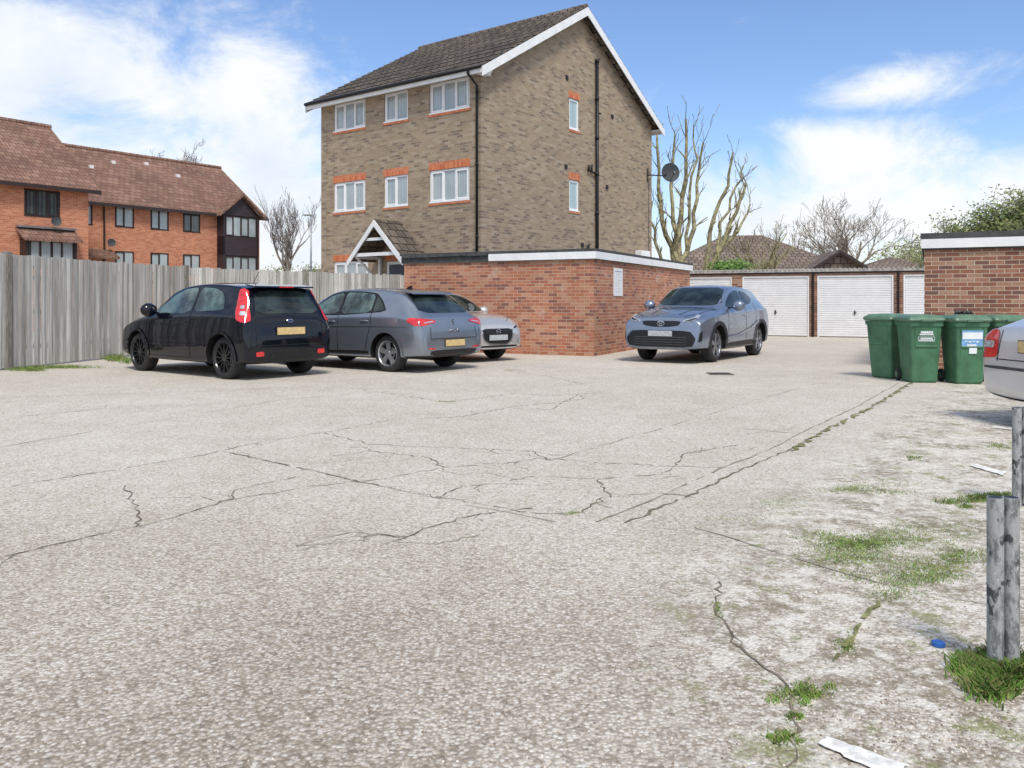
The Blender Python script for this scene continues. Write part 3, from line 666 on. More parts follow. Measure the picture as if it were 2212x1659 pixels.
# ---------------------------------------------------------------- trees
def bark(name,c1,c2):
    m,nt,p=newmat(name); v=TC(nt); n=NOISE(nt,v,5,5,.65); nt.links.new(MIX(nt,SS(nt,n,.35,.65),c1,c2),p.inputs['Base Color']); p.inputs['Roughness'].default_value=.9; BUMP(nt,p,n,.4,.03); return m
bk1=bark('lichen_bark',(.16,.125,.08),(.40,.365,.19)); bk2=bark('grey_bark',(.13,.10,.085),(.23,.20,.17)); bk3=bark('pale_bark',(.20,.155,.12),(.34,.29,.22))
def grow(bb,mt,p,d_,L,r,depth,spread,tips,kids=(2,4),up=.25,minr=.006,decay=.68,nseg=4,wob=.18):
    pts=[p.copy()]; rs=[r]; q=p.copy(); dd=d_.copy()
    for i in range(nseg):
        dd=(dd+Vector((random.gauss(0,wob),random.gauss(0,wob),random.gauss(0,wob)*.6+up*.12))).normalized()
        q=q+dd*L/nseg; pts.append(q.copy()); rs.append(max(minr,r*(1-.55*(i+1)/nseg)))
    bb.tube(pts,rs,mt,5 if r>.03 else 3,cap=False)
    if depth==0: tips.append((q,dd)); return
    for k in range(random.randint(*kids)):
        j=random.randint(max(1,nseg-3),nseg); a=dd.orthogonal().normalized(); a.rotate(Matrix.Rotation(random.uniform(0,6.28),3,dd))
        nd=(dd+a*random.uniform(.5,1.1)*spread+Vector((0,0,up))).normalized()
        grow(bb,mt,pts[j],nd,L*decay*random.uniform(.75,1.15),rs[j]*.62,depth-1,spread,tips,kids,up,minr,decay,nseg,wob)
def tree(x,y,h0,r,mt,depth,spread,label,L,kids=(2,4),up=.25,limbs=None,minr=.008,leaf=None,name='tree',decay=.68,nlimb=5,lean=(0,0)):
    e=empty(name,None,(x,y,0)); tag(e,label,'tree')
    tb=B(); cb=B(); tips=[]
    top=Vector((lean[0],lean[1],h0)); mid=Vector((lean[0]*.3+.05,lean[1]*.3,h0*.5))
    tb.tube([(0,0,-.05),mid*.1,mid,top],[r*1.5,r*1.15,r,r*.8],mt,9,cap=True); tb.obj('trunk',e,smooth=True)
    if limbs:
        for pl,rr_ in limbs:
            pl=[Vector(q) for q in pl]
            sm=[]
            for a,c_ in zip(pl,pl[1:]):
                for t in (0,.33,.66): sm.append(a.lerp(c_,t)+Vector((random.gauss(0,.06),random.gauss(0,.06),0)))
            sm.append(pl[-1]); rs=[rr_*(1-.74*i/len(sm)) for i in range(len(sm))]
            cb.tube(sm,rs,mt,7)
            for i in range(2,len(sm)):
                for k in range(random.randint(1,2)):
                    dd=(sm[i]-sm[i-1]).normalized(); a=dd.orthogonal().normalized(); a.rotate(Matrix.Rotation(random.uniform(0,6.28),3,dd))
                    grow(cb,mt,sm[i],(dd*.9+a*spread+Vector((0,0,up))).normalized(),L*random.uniform(.4,1.2),rs[i]*.48,depth,spread,tips,kids,up,minr,decay)
    else:
        for k in range(nlimb):
            t=6.283*k/nlimb+random.uniform(-.4,.4); nd=Vector((math.cos(t)*spread,math.sin(t)*spread,1)).normalized()
            grow(cb,mt,top*random.uniform(.75,1),nd,L,r*.6,depth,spread,tips,kids,up,minr,decay)
    if leaf:
        lm,n,s,rad_=leaf
        for (q,dd) in tips:
            for i in range(n):
                c0=q+Vector((random.gauss(0,rad_),random.gauss(0,rad_),random.gauss(0,rad_*.8)))
                a=Vector((random.gauss(0,1),random.gauss(0,1),random.gauss(0,1))).normalized(); b_=a.orthogonal().normalized(); ss=s*random.uniform(.6,1.3)
                cb.face([c0-a*ss,c0+b_*ss*.5,c0+a*ss,c0-b_*ss*.5],random.choice(lm))
    cb.obj('crown',e,fixn=False,smooth=False)
lim=[([(0,0,2.6),(-.5,0,4),(-.75,.2,6),(-.85,.1,8.4)],.14),([(0,0,2.4),(.15,.3,4.2),(.3,.2,6.3),(.35,0,8.9)],.15),([(0,0,2.8),(-.2,-.3,4.5),(-.3,-.2,6.8),(-.1,0,8.2)],.11),
     ([(.1,0,2.8),(.7,.2,4.3),(.9,.3,6.2),(1.1,.1,7.9)],.12),([(0,0,1.8),(-.8,.3,3.2),(-1.0,.3,4.8),(-1.15,.2,6.4)],.09),([(.3,.1,3.4),(.5,0,5.2),(.75,0,7.2),(.7,.1,8.5)],.08)]
tree(6.95,35,2.6,.26,bk1,1,.62,'bare pollarded tree with mossy bark beside the flats',.85,(1,3),.32,limbs=lim,minr=.011,name='bare_tree')
lim=[([(0,0,1.4),(.7,0,2.7),(1.3,0,4.0),(2.0,0,5.6),(2.2,0,6.3)],.15),([(.5,0,2.4),(.7,.1,4.2),(1.4,.2,6.2),(1.65,0,7.6)],.12),([(1.2,0,3.6),(1.8,0,4.2),(2.4,.1,5.4)],.09),([(1.0,0,3.3),(1.2,.1,4.6),(1.9,.1,6.2),(2.1,0,7.0)],.08)]
tree(7.8,35.6,1.5,.22,bk1,1,.62,'leaning bare pollarded tree with yellowish bark',.8,(1,3),.28,limbs=lim,minr=.011,name='bare_tree')
lf=[mat('spring_leaf_a',(.14,.18,.045),.6),mat('spring_leaf_b',(.07,.105,.025),.6),mat('spring_leaf_c',(.22,.235,.07),.6)]
lfy=[mat('bud_leaf_a',(.30,.31,.10),.6),mat('bud_leaf_b',(.19,.20,.07),.6)]
tree(11.6,38.5,2.4,.14,bk1,2,.6,'small bare shrubby tree behind the garages',1.6,(3,4),.35,minr=.012,name='bare_tree',nlimb=8,leaf=(lfy,3,.035,.12))
tree(24.6,62,3.6,.25,bk3,4,.85,'broad bare tree with fine pale twigs beyond bungalows',3.1,(3,4),.22,minr=.014,name='bare_tree',nlimb=7)
tree(19.8,60,2.8,.2,bk3,3,.8,'smaller bare tree with fine twigs beyond bungalows',2.4,(3,4),.22,minr=.014,name='bare_tree',nlimb=7)
tree(29.6,60,2.4,.2,bk3,3,.8,'bare budding tree beyond bungalows',1.8,(3,4),.15,minr=.014,name='bare_tree',nlimb=6,leaf=(lfy,6,.06,.3))
tree(26.6,45,3.8,.3,bk2,3,1.45,'spreading tree with fresh open green leaves',2.25,(3,5),.10,minr=.016,name='leafy_tree',nlimb=13,leaf=(lf,26,.10,.30))
tree(-12.4,46,3.0,.13,bk2,4,.42,'slender bare tree beyond the timber fence',2.2,(3,4),.5,minr=.007,name='bare_tree',nlimb=6)
tree(-27.3,68,9.8,.3,bk2,4,.9,'bare tree crown rising behind tiled roof',2.4,(3,4),.2,minr=.012,name='bare_tree',nlimb=7)
tree(4.6,52,2.5,.2,bk3,3,.8,'bare tree behind the flats',1.8,(3,4),.2,minr=.014,name='bare_tree',nlimb=6)
def bush(x,y,z,rx,ry,rz_,n,lm,s,label):
    bb=B()
    st=B(); st.tube([(0,0,0),(.1,0,z*.6),(0,.1,z)],[.07,.05,.03],bk2,6)
    e=empty('shrub',None,(x,y,0)); tag(e,label,'shrub'); st.obj('stem',e)
    cl=[(random.gauss(0,.45)*rx,random.gauss(0,.45)*ry,z+random.gauss(0,.35)*rz_) for i in range(26)]
    for i in range(n):
        c0=Vector(random.choice(cl))+Vector((random.gauss(0,.2)*rx,random.gauss(0,.25)*ry,random.gauss(0,.25)*rz_))
        a=Vector((random.gauss(0,1),random.gauss(0,1),random.gauss(0,1))).normalized(); b_=a.orthogonal().normalized(); ss=s*random.uniform(.6,1.3)
        bb.face([c0-a*ss,c0+b_*ss*.5,c0+a*ss,c0-b_*ss*.5],random.choice(lm))
    bb.obj('foliage',e,fixn=False)
lfg=[mat('hedge_leaf_a',(.16,.28,.05),.6),mat('hedge_leaf_b',(.09,.18,.03),.6)]
bush(9.3,35.8,2.62,1.0,.7,.42,2200,lfg,.07,'leafy green shrub showing above garage roof')
bush(-15.5,56,2.8,2.5,1,1.0,2500,lfy,.08,'hedge-like shrub beyond the fence')
bush(37,75,4.8,4,2,2.4,4500,lfy,.12,'distant olive green shrub mass')
bush(-11.6,50,2.4,1.5,1,.8,1500,lf,.07,'green shrub beyond the fence')
sl2=empty('street_lamp',None,(-9.65,40,0)); tag(sl2,'slim grey street lamp column beyond the fence','street lamp')
bb=B(); bb.tube([(0,0,0),(0,0,5.35)],[.06,.035],m_grey,8); bb.obj('column',sl2,smooth=True)
bb=B(); bb.box(-.35,.05,-.07,.07,5.33,5.41,m_grey); bb.obj('lamp_head',sl2,bevel=.02)
# ---------------------------------------------------------------- wheelie bins
m_bin=mat('green_bin_plastic',(.06,.165,.085),.5,var=.2,vs=4); m_bind=mat('green_lid',(.10,.19,.115),.4,var=.15)
m_stick=mat('white_sticker',(.80,.82,.83),.5,var=.05); m_stickb=mat('blue_sticker',(.20,.40,.66),.5)
def bin_(x,y,ang,style,label):
    e=empty('wheelie_bin',None,(x,y,0),(0,0,rad(ang))); tag(e,label,'wheelie bin','green wheelie bins beside the brick garage'); e.scale=(.86,.84,1.0)
    bb=B(); lv=[(.0,.21,.22),(.03,.23,.245),(.5,.255,.29),(.86,.275,.325),(.865,.295,.345),(.93,.298,.35)]
    ring=[]
    def rp(z,a,b_):
        pts=[]; r=.05
        for (sx,sy,t0) in ((1,1,0),(-1,1,90),(-1,-1,180),(1,-1,270)):
            for k in range(4):
                t=rad(t0+30*k); pts.append((sx*(a-r)+r*math.cos(t),sy*(b_-r)+r*math.sin(t),z))
        return pts
    R_=[rp(z,a,b_) for z,a,b_ in lv]
    for u,v_ in zip(R_,R_[1:]):
        for k in range(16): bb.face([u[k],u[(k+1)%16],v_[(k+1)%16],v_[k]],m_bin)
    bb.face(R_[0],m_bin)
    for s in (-1,1): bb.tube([(s*.17,-.236,.06),(s*.20,-.325,.84)],.012,m_bin,6)
    bb.tube([(-.18,-.308,.56),(.18,-.308,.56)],.012,m_bin,6)
    bb.obj('body',e)
    lb=B(); 
    Rl=[rp(.935,.305,.365),rp(.96,.325,.385),rp(.99,.315,.37),rp(1.03,.26,.30),rp(1.045,.12,.16)]
    for u,v_ in zip(Rl,Rl[1:]):
        for k in range(16): lb.face([u[k],u[(k+1)%16],v_[(k+1)%16],v_[k]],m_bind)
    lb.face(Rl[-1],m_bind); lb.face(Rl[0],m_bind); lb.box(-.12,.12,-.415,-.37,.94,.97,m_bind)
    lb.obj('lid',e)
    hb=B(); hb.tube([(-.22,.36,.93),(-.22,.42,.98),(.22,.42,.98),(.22,.36,.93)],.015,m_bind,8); hb.obj('handle',e)
    for s in (-1,1):
        wb=B(); wb.tube([(s*.24,.27,.10),(s*.29,.27,.10)],.10,m_tyre,20); wb.tube([(s*.291,.27,.10),(s*.30,.27,.10)],.05,m_bind,12); wb.obj('wheel',e)
    fy=lambda z:-(.29+(z-.5)*.0972)-.006
    if style==1:
        sb=B(); 
        for i,(z,wd,hh_) in enumerate(((.79,.20,.034),(.75,.24,.020),(.69,.20,.018),(.665,.24,.018))):
            x=-wd/2
            while x<wd/2: ww=random.uniform(.012,.03); sb.box(x,x+ww,fy(z)-.003,fy(z)+.008,z-hh_,z,m_stick); x+=ww+.007
        for z0_,z1_ in ((.635,.64),(.70,.705)): sb.box(-.14,.14,fy(z0_)-.002,fy(z0_)+.008,z0_,z1_,m_stick)
        for x_ in (-.14,.135): sb.box(x_,x_+.005,fy(.66)-.003,fy(.66)+.008,.64,.70,m_stick)
        sb.obj('sticker',e)
    if style==2:
        sb=B(); Mx=Matrix.Translation((0,fy(.70),.70))@Matrix.Rotation(rad(5.5),4,'X')
        sb.box(-.18,.18,-.006,.004,-.13,.11,m_stickb,Mx); sb.box(-.17,.17,-.010,-.0065,-.02,.08,m_stick,Mx)
        for i in range(4): sb.box(-.13+i*.065,-.085+i*.065,-.010,-.0065,-.06-.01*(i%2),-.05,m_stick,Mx)
        sb.box(-.09,.07,-.010,-.0065,-.125,-.10,m_stick,Mx)
        sb.box(-.05,.08,-.012,.008,-.24,-.15,m_stick,Mx)
        sb.obj('sticker',e)
    return e
bin_(6.16,13.60,-62,0,'green wheelie bin turned sideways with wheel showing')
bin_(6.30,12.90,-3,1,'green wheelie bin with white printed marks on front')
bin_(6.88,12.70,-2,2,'green wheelie bin with blue and white sticker')
bin_(7.52,12.88,5,0,'green wheelie bin partly hidden beside a car')
bb=B()
m_bag=mat('black_bag',(.02,.02,.022),.3,var=.4,vs=20,bump=.5)
e=empty('rubbish_bag',None,(6.93,12.85,1.035)); tag(e,'small black plastic bag resting on a bin lid','rubbish bag')
for i in range(4):
    a=Vector((-.11+.06*i,random.uniform(-.03,.03),0)); bb.tube([a,a+Vector((.02,0,.035)),a+Vector((.05,.01,.045)),a+Vector((.09,0,.02))],[.015,.028,.022,.010],m_bag,8)
bb.obj('bag',e,smooth=True)
# ---------------------------------------------------------------- cars
def chaikin(P,n):
    for _ in range(n):
        Q=[]
        for a,c_ in zip(P,P[1:]+P[:1]):
            Q.append((a[0]*.87+c_[0]*.13,a[1]*.87+c_[1]*.13)); Q.append((a[0]*.13+c_[0]*.87,a[1]*.13+c_[1]*.87))
        P=Q
    return P
class Car:
    def __init__(s,loc,ang,st,ax,R,paint,scale=1.0,label='',track=.77,rim=None,spokes=10,wells=.05,spw=.022):
        s.st=st; s.x0=(ax[0]+ax[1])/2; s.root=empty('parked_car',None,(loc[0],loc[1],0),(0,0,rad(ang))); s.root.scale=(scale,)*3
        tag(s.root,label,'car','cars parked around the yard'); s.paint=paint
        V=[];Fc=[];secs=[]
        for (x,zb,zs,zt,w,wt) in st:
            x-=s.x0; g=max(0,min(1,(zt-zs-.08)/.32)); dz=zt-zs; lp=lambda a,c_:a+(c_-a)*g
            h=[(0,zb),(.75*w,zb),(.955*w,zb+.05),(.99*w,zb+.33*(zs-zb)),(1.0*w,zb+.68*(zs-zb)),(.975*w,zs),
               (lp(.90*w,.94*w+(wt-.94*w)*.5),zs+dz*lp(.55,.52)),(lp(.70*w,wt+.03),zs+dz*lp(.88,.94)),(lp(.36*w,wt*.72),zs+dz*lp(.98,.997)),(0,zt+.012)]
            loop=[(x,y,z) for y,z in h]+[(x,-y,z) for y,z in h[-2:0:-1]]
            secs.append(len(V)); V+=loop
        n=18
        for a,c_ in zip(secs,secs[1:]):
            for j in range(n): Fc.append((a+j,a+(j+1)%n,c_+(j+1)%n,c_+j))
        for a in (secs[0],secs[-1]):
            for k in range(0,9):
                l=a+k; l2=a+k+1; r=a+(18-k)%18; r2=a+(18-k-1)%18
                q=[l,l2,r2,r]; q2=[]
                for t in q:
                    if t not in q2: q2.append(t)
                Fc.append(tuple(q2))
        me=bpy.data.meshes.new('tmp'); me.from_pydata(V,[],Fc); bm=bmesh.new(); bm.from_mesh(me); bm.verts.ensure_lookup_table()
        cl=bm.edges.layers.float.get('crease_edge') or bm.edges.layers.float.new('crease_edge')
        lev={5:.75,13:.75,7:.6,11:.6,2:.6,16:.6,4:.25,14:.25}
        sharp={}
        for i in range(1,len(st)-1):
            a1=math.atan2(st[i][3]-st[i-1][3],st[i][0]-st[i-1][0]); a2=math.atan2(st[i+1][3]-st[i][3],st[i+1][0]-st[i][0])
            if abs(a1-a2)>.24 : sharp[i]=min(.65,abs(a1-a2)*.9)
        for e in bm.edges:
            a,b_=sorted(v.index for v in e.verts); ia,ja=divmod(a,18); ib,jb=divmod(b_,18)
            if ia!=ib and ja==jb and ja in lev: e[cl]=lev[ja]
            if ia==ib and ia in sharp and min(ja,jb)>=5 and max(ja,jb)<=13: e[cl]=sharp[ia]
            if ia==ib and ia in (0,len(st)-1): e[cl]=.45
        bmesh.ops.recalc_face_normals(bm,faces=bm.faces); bm.to_mesh(me); bm.free()
        o=bpy.data.objects.new('tmp',me); COL.objects.link(o); sm=o.modifiers.new('s','SUBSURF'); sm.levels=3; sm.render_levels=3
        dg=bpy.context.evaluated_depsgraph_get(); dg.update(); full=bpy.data.meshes.new_from_object(o.evaluated_get(dg))
        s.bvh=BVHTree.FromPolygons([v.co.copy() for v in full.vertices],[tuple(p.vertices) for p in full.polygons])
        cb=B(); W=max(q[4] for q in st); Ra=R+wells; s.Ra=Ra; s.R=R; s.ax=[a-s.x0 for a in ax]
        for a in s.ax:
            for sg_ in (-1,1): cb.tube([(a,sg_*(W-.34),R+.01),(a,sg_*(W+.3),R+.01)],Ra,m_black,48)
        cu=cb.obj('cut'); o2=bpy.data.objects.new('tmp2',full); COL.objects.link(o2)
        md=o2.modifiers.new('b','BOOLEAN'); md.object=cu; md.operation='DIFFERENCE'; md.solver='EXACT'
        dg=bpy.context.evaluated_depsgraph_get(); dg.update(); bm_=bpy.data.meshes.new_from_object(o2.evaluated_get(dg))
        for q in (o,o2,cu): bpy.data.objects.remove(q)
        bm_.materials.clear(); bm_.materials.append(paint); bm_.materials.append(m_black)
        for p in bm_.polygons:
            p.material_index=0; p.use_smooth=True
            c_=p.center
            for a in s.ax:
                r=math.hypot(c_.x-a,c_.z-R-.01)
                if r<Ra*1.004 and abs(p.normal.y)<.3 and r>Ra*.97: p.material_index=1; p.use_smooth=False
                elif r<Ra*.99: p.material_index=1; p.use_smooth=False
            if c_.z<.30 and p.normal.z<-.6: p.material_index=1
        bm_.name='body'; body=bpy.data.objects.new('body',bm_); link(body,s.root); s.body=body
        for a in s.ax:
            for sg_ in (-1,1):
                we=empty('wheel',s.root,(a,sg_*track,R),(0,0,0 if sg_>0 else math.pi))
                tb=B(); prof=[(.0,R*.69),(.018,R*.74),(.012,R*.86),(-.005,R*.95),(-.035,R),(-.17,R),(-.2,R*.93),(-.2,R*.7)]
                s.lathe(tb,prof,m_tyre); tb.obj('tyre',we,smooth=True)
                rb=B(); s.lathe(rb,[(.006,R*.70),(.012,R*.685),(-.004,R*.655),(-.06,R*.62),(-.15,R*.62)],rim); s.lathe(rb,[(-.07,R*.62),(-.07,.001)],m_black)
                s.lathe(rb,[(-.012,.055),(-.005,.05),(-.002,.001)],rim); s.lathe(rb,[(-.055,R*.38),(-.055,.08)],m_grey)
                for k in range(spokes):
                    t=6.2832*k/spokes if spokes!=10 or spw<.03 else 6.2832*(k//2)/5+(.13 if k%2 else -.13)
                    M4=Matrix.Rotation(t,4,'Y')
                    rb.prism([tuple(M4@Vector(q)) for q in [(-spw*.8,-.008,.03),(spw*.8,-.008,.03),(spw*.62,.0,R*.67),(-spw*.62,.0,R*.67)]],tuple(M4@Vector((0,-.03,0))),rim)
                rb.obj('rim',we)
    def lathe(s,bb,prof,m_,n=40):
        for (y0,r0),(y1,r1) in zip(prof,prof[1:]):
            for j in range(n):
                a,c_=6.28319*j/n,6.28319*(j+1)/n
                P=lambda y,r,t:(r*math.cos(t),y,r*math.sin(t))
                bb.face([P(y0,r0,a),P(y0,r0,c_),P(y1,r1,c_),P(y1,r1,a)],m_)
    def cast(s,axis,a,c_):
        if isinstance(axis,tuple):
            # fan of rays onto a body corner: axis=(x,y,side,end); a = angle from the end towards the side, in units of 100 degrees
            xc,yc,sd,en=axis; t=rad(a*100); dv=Vector((-en*math.cos(t),-sd*math.sin(t),0))
            o=Vector((xc-s.x0,sd*yc,c_))-dv*2; d_=dv
        elif axis=='L': o,d_=Vector((a-s.x0,3,c_)),Vector((0,-1,0))
        elif axis=='R': o,d_=Vector((a-s.x0,-3,c_)),Vector((0,1,0))
        elif axis=='F': o,d_=Vector((5,a,c_)),Vector((-1,0,0))
        elif axis=='B': o,d_=Vector((-5,a,c_)),Vector((1,0,0))
        else: o,d_=Vector((a-s.x0,c_,4)),Vector((0,0,-1))
        h,n,i,_=s.bvh.ray_cast(o,d_)
        return (h,n,d_)
    def patch(s,name,polys,axis,m_,off=.004,rnd=1,parent=None,step=.05):
        res=None
        for ax_ in (['L','R'] if axis=='S' else [axis]):
            bm=bmesh.new()
            for P in polys:
                P=chaikin(list(P),rnd) if rnd else P
                vs_=[bm.verts.new((q[0],q[1],0)) for q in P]; bm.faces.new(vs_)
            xs=[v.co.x for v in bm.verts]; ys=[v.co.y for v in bm.verts]
            for k,lo,hi in ((0,min(xs),max(xs)),(1,min(ys),max(ys))):
                t=lo+step
                while t<hi:
                    co_=[0,0,0]; co_[k]=t; no=[0,0,0]; no[k]=1
                    bmesh.ops.bisect_plane(bm,geom=bm.verts[:]+bm.edges[:]+bm.faces[:],plane_co=co_,plane_no=no); t+=step
            bad=[]
            for v in bm.verts:
                h,n,d_=s.cast(ax_,v.co.x,v.co.y)
                if h is None: bad.append(v); continue
                if n.dot(d_)>0: n=-n
                v.co=h+n*off
            if bad: bmesh.ops.delete(bm,geom=bad,context='VERTS')
            if isinstance(ax_,tuple): d_=Vector((-ax_[3],-ax_[2],0)).normalized()
            else: d_={'L':Vector((0,-1,0)),'R':Vector((0,1,0)),'F':Vector((-1,0,0)),'B':Vector((1,0,0)),'T':Vector((0,0,-1))}[ax_]
            bm.normal_update()
            for f in bm.faces:
                if f.normal.dot(d_)>0: f.normal_flip()
                f.smooth=True
            me=bpy.data.meshes.new(name); bm.to_mesh(me); bm.free(); me.materials.append(m_)
            adduv(me); o=bpy.data.objects.new(name,me); link(o,parent or s.root); res=o
        return res
    def corner(s,name,P,xc,yc,end,m_,**k):
        for sd in (1,-1): s.patch(name,[[(a/100,z) for a,z in P]],(xc,yc,sd,end),m_,step=.04,**k)
    def sym(s,name,P,axis,m_,**k):
        s.patch(name,[P],axis,m_,**k); s.patch(name,[[(-a,z) for a,z in P]],axis,m_,**k)
    def line(s,name,lines,axis,m_=None,wd=.010,off=.0035):
        polys=[]
        for L in lines:
            for a,c_ in zip(L,L[1:]):
                d_=Vector((c_[0]-a[0],c_[1]-a[1])); n=Vector((-d_.y,d_.x)).normalized()*wd/2
                polys.append([(a[0]+n.x,a[1]+n.y),(a[0]-n.x,a[1]-n.y),(c_[0]-n.x,c_[1]-n.y),(c_[0]+n.x,c_[1]+n.y)])
        s.patch(name,polys,axis,m_ or m_black,off=off,rnd=0)
    def arches(s,m_,wd=.045,off=.010):
        for ax_ in s.ax:
            P=[];Q=[]
            for k in range(25):
                t=rad(-14+208*k/24); c_,sn=math.cos(t),math.sin(t); z0=s.R+.01
                P.append((ax_+s.x0+c_*(s.Ra-.002),z0+sn*(s.Ra-.002))); Q.append((ax_+s.x0+c_*(s.Ra+wd),z0+sn*(s.Ra+wd)))
            polys=[[P[i],P[i+1],Q[i+1],Q[i]] for i in range(24)]
            polys=[p for p in polys if min(q[1] for q in p)>.22]
            s.patch('wheel_arch',polys,'S',m_,off=off,rnd=0)
    def mirror(s,x,y,z,m_):
        for sg_ in (-1,1):
            e=empty('wing_mirror',s.root,(x-s.x0,sg_*y,z))
            me=bpy.data.meshes.new('shell'); bm=bmesh.new(); bmesh.ops.create_cube(bm,size=1)
            for v in bm.verts: v.co=Vector((v.co.x*.12*(1 if v.co.z>0 else .8),v.co.y*.21,v.co.z*.13)); 
            for v in bm.verts:
                if v.co.x>0: v.co.y*=.75; v.co.z*=.8
            bmesh.ops.subdivide_edges(bm,edges=bm.edges[:],cuts=2,use_grid_fill=True,smooth=.6)
            for f in bm.faces: f.smooth=True
            bm.to_mesh(me); bm.free(); me.materials.append(m_); o=bpy.data.objects.new('shell',me); link(o,e)
            bb=B(); bb.box(-.072,-.064,-.09,.09,-.05,.05,m_cglass); bb.obj('mirror_glass',e)
            bb=B(); bb.box(-.03,.04,-sg_*.16-.08,-sg_*.16+.10,-.06,-.03,m_black); bb.obj('stalk',e)
    def plate(s,axis,z,m_,y=0,wd=.52,hh=.11,tilt=0):
        h,n,d_=s.cast(axis,y,z); bb=B(); bb.box(-.004,.004,-wd/2,wd/2,-hh/2,hh/2,m_)
        bb.box(-.006,.0,-wd/2-.008,wd/2+.008,-hh/2-.008,hh/2+.008,m_black) if axis=='F' else bb.box(.0,.006,-wd/2-.008,wd/2+.008,-hh/2-.008,hh/2+.008,m_black)
        bb.obj('number_plate',s.root,(h.x-d_.x*.016,y,z),(0,rad(tilt),0))
    def ring(s,name,axis,y,z,ry,rz_,th,m_,off=.012,rotx=0):
        h,n,d_=s.cast(axis,y,z); bb=B(); pts=[]
        for k in range(25):
            t=6.2832*k/24; a,c_=ry*math.cos(t),rz_*math.sin(t); ca,sa=math.cos(rotx),math.sin(rotx)
            pts.append((h.x-d_.x*off,y+a*ca-c_*sa,z+a*sa+c_*ca))
        bb.tube(pts,th,m_,6,cap=False); return bb
    def handle(s,x,z,m_):
        for ax_ in ('L','R'):
            h,n,d_=s.cast(ax_,x,z); bb=B(); y=h.y-d_.y*.022
            bb.tube([(x-s.x0-.09,h.y-d_.y*.002,z),(x-s.x0-.07,y,z),(x-s.x0+.07,y,z),(x-s.x0+.09,h.y-d_.y*.002,z)],.011,m_,6); bb.obj('door_handle',s.root,smooth=True)
def paint(name,c_,metal=.6,rough=.28,fl=.05): 
    return mat(name,c_,rough,metal=metal,coat=1,var=fl,vs=2)
def text(parent,body,size,loc,rot,m_,name='badge'):
    cu=bpy.data.curves.new('t','FONT'); cu.body=body; cu.size=size; cu.extrude=.002; cu.align_x='CENTER'; cu.space_character=1.5
    o=bpy.data.objects.new('t',cu); COL.objects.link(o); dg=bpy.context.evaluated_depsgraph_get(); dg.update()
    me=bpy.data.meshes.new_from_object(o.evaluated_get(dg)); bpy.data.objects.remove(o); me.materials.clear(); me.materials.append(m_)
    q=bpy.data.objects.new(name,me); link(q,parent,loc,rot); return q
# --- black three-door hatchback
S1=[(0,.33,.50,.60,.72,.5),(.025,.26,.66,.80,.79,.56),(.06,.24,.86,.965,.815,.60),(.16,.235,.94,1.19,.825,.60),(.30,.22,.96,1.395,.835,.59),(.50,.21,.96,1.44,.84,.595),(.95,.20,.96,1.475,.84,.60),(1.45,.20,.94,1.485,.84,.60),
 (1.95,.20,.92,1.445,.84,.59),(2.30,.20,.91,1.34,.84,.59),(2.66,.20,.90,1.14,.83,.61),(2.92,.21,.88,1.00,.82,.62),(3.38,.22,.82,.925,.80,.6),(3.72,.24,.70,.80,.75,.55),(3.88,.25,.55,.66,.68,.5),(3.92,.29,.46,.54,.60,.45)]
blk=mat('black_car_paint',(.004,.005,.010),.04,coat=0,var=.1,spec=.5); rimb=mat('black_alloy',(.035,.035,.038),.25,metal=.6,coat=.5)
c=Car((-5.14,14.72),142.3,S1,(.64,3.12),.325,blk,1.05,'black three-door hatchback with black alloys and tall red tail lamps',.76,rimb,12,.035,.012)
m_reflglass=mat('painted_reflection_glass',(.08,.12,.11),.03,coat=0,var=.8,vs=3,spec=.6)  # lighter green-grey patches paint reflection and see-through into the glass colour
c.patch('side_window',[[(.62,1.05),(.68,1.20),(.80,1.325),(1.0,1.385),(1.38,1.405),(1.44,1.02)]],'S',m_reflglass); c.patch('side_window',[[(1.50,1.0),(1.47,1.405),(1.82,1.385),(2.14,1.295),(2.40,1.16),(2.68,.99)]],'S',m_reflglass)
c.patch('windscreen',[[(-.66,1.03),(.66,1.03),(.50,1.36),(-.50,1.36)]],'F',m_cglass); c.patch('rear_window',[[(-.60,.995),(.60,.995),(.50,1.345),(-.50,1.345)]],'B',m_cglass)
c.corner('tail_lamp',[(31,.90),(40,.86),(56,.90),(62,1.05),(66,1.36),(48,1.375),(34,1.34),(34,1.15)],.50,.42,-1,m_red,off=.010)
c.corner('lamp_insert',[(40,.97),(50,.97),(50,1.03),(40,1.03)],.50,.42,-1,m_lampc,off=.014); c.corner('lamp_insert',[(42,1.07),(51,1.07),(51,1.12),(42,1.12)],.50,.42,-1,m_lampc,off=.014)
c.sym('headlamp',[(.42,.62),(.68,.66),(.74,.78),(.5,.74)],'F',m_lampc); c.arches(blk,.04,.016)
c.line('panel_gap',[[(1.47,.30),(1.49,.62),(1.46,1.41)],[(2.80,.30),(2.84,.60),(2.76,.97)],[(1.47,.30),(2.80,.30)]],'S',wd=.012)
c.line('panel_gap',[[(-.62,.50),(-.62,.90)],[(.62,.50),(.62,.90)],[(-.62,.52),(.62,.52)]],'B')
c.patch('side_trim',[[(1.05,.475),(2.75,.475),(2.75,.52),(1.05,.52)]],'S',blk,off=.014)
c.handle(1.66,.86,blk); c.mirror(2.54,.92,1.04,blk)
c.plate('B',.73,m_platey,tilt=0)
c.patch('bumper_reflector',[[(.50,.36),(.64,.36),(.64,.43),(.50,.43)]],'B',m_red,off=.008); c.patch('bumper_reflector',[[(-.64,.36),(-.50,.36),(-.50,.43),(-.64,.43)]],'B',m_red,off=.008)
c.patch('bumper_mesh',[[(-.42,.30),(.42,.30),(.36,.40),(-.36,.40)]],'B',m_black,off=.006)
bb=B(); x=c.x0
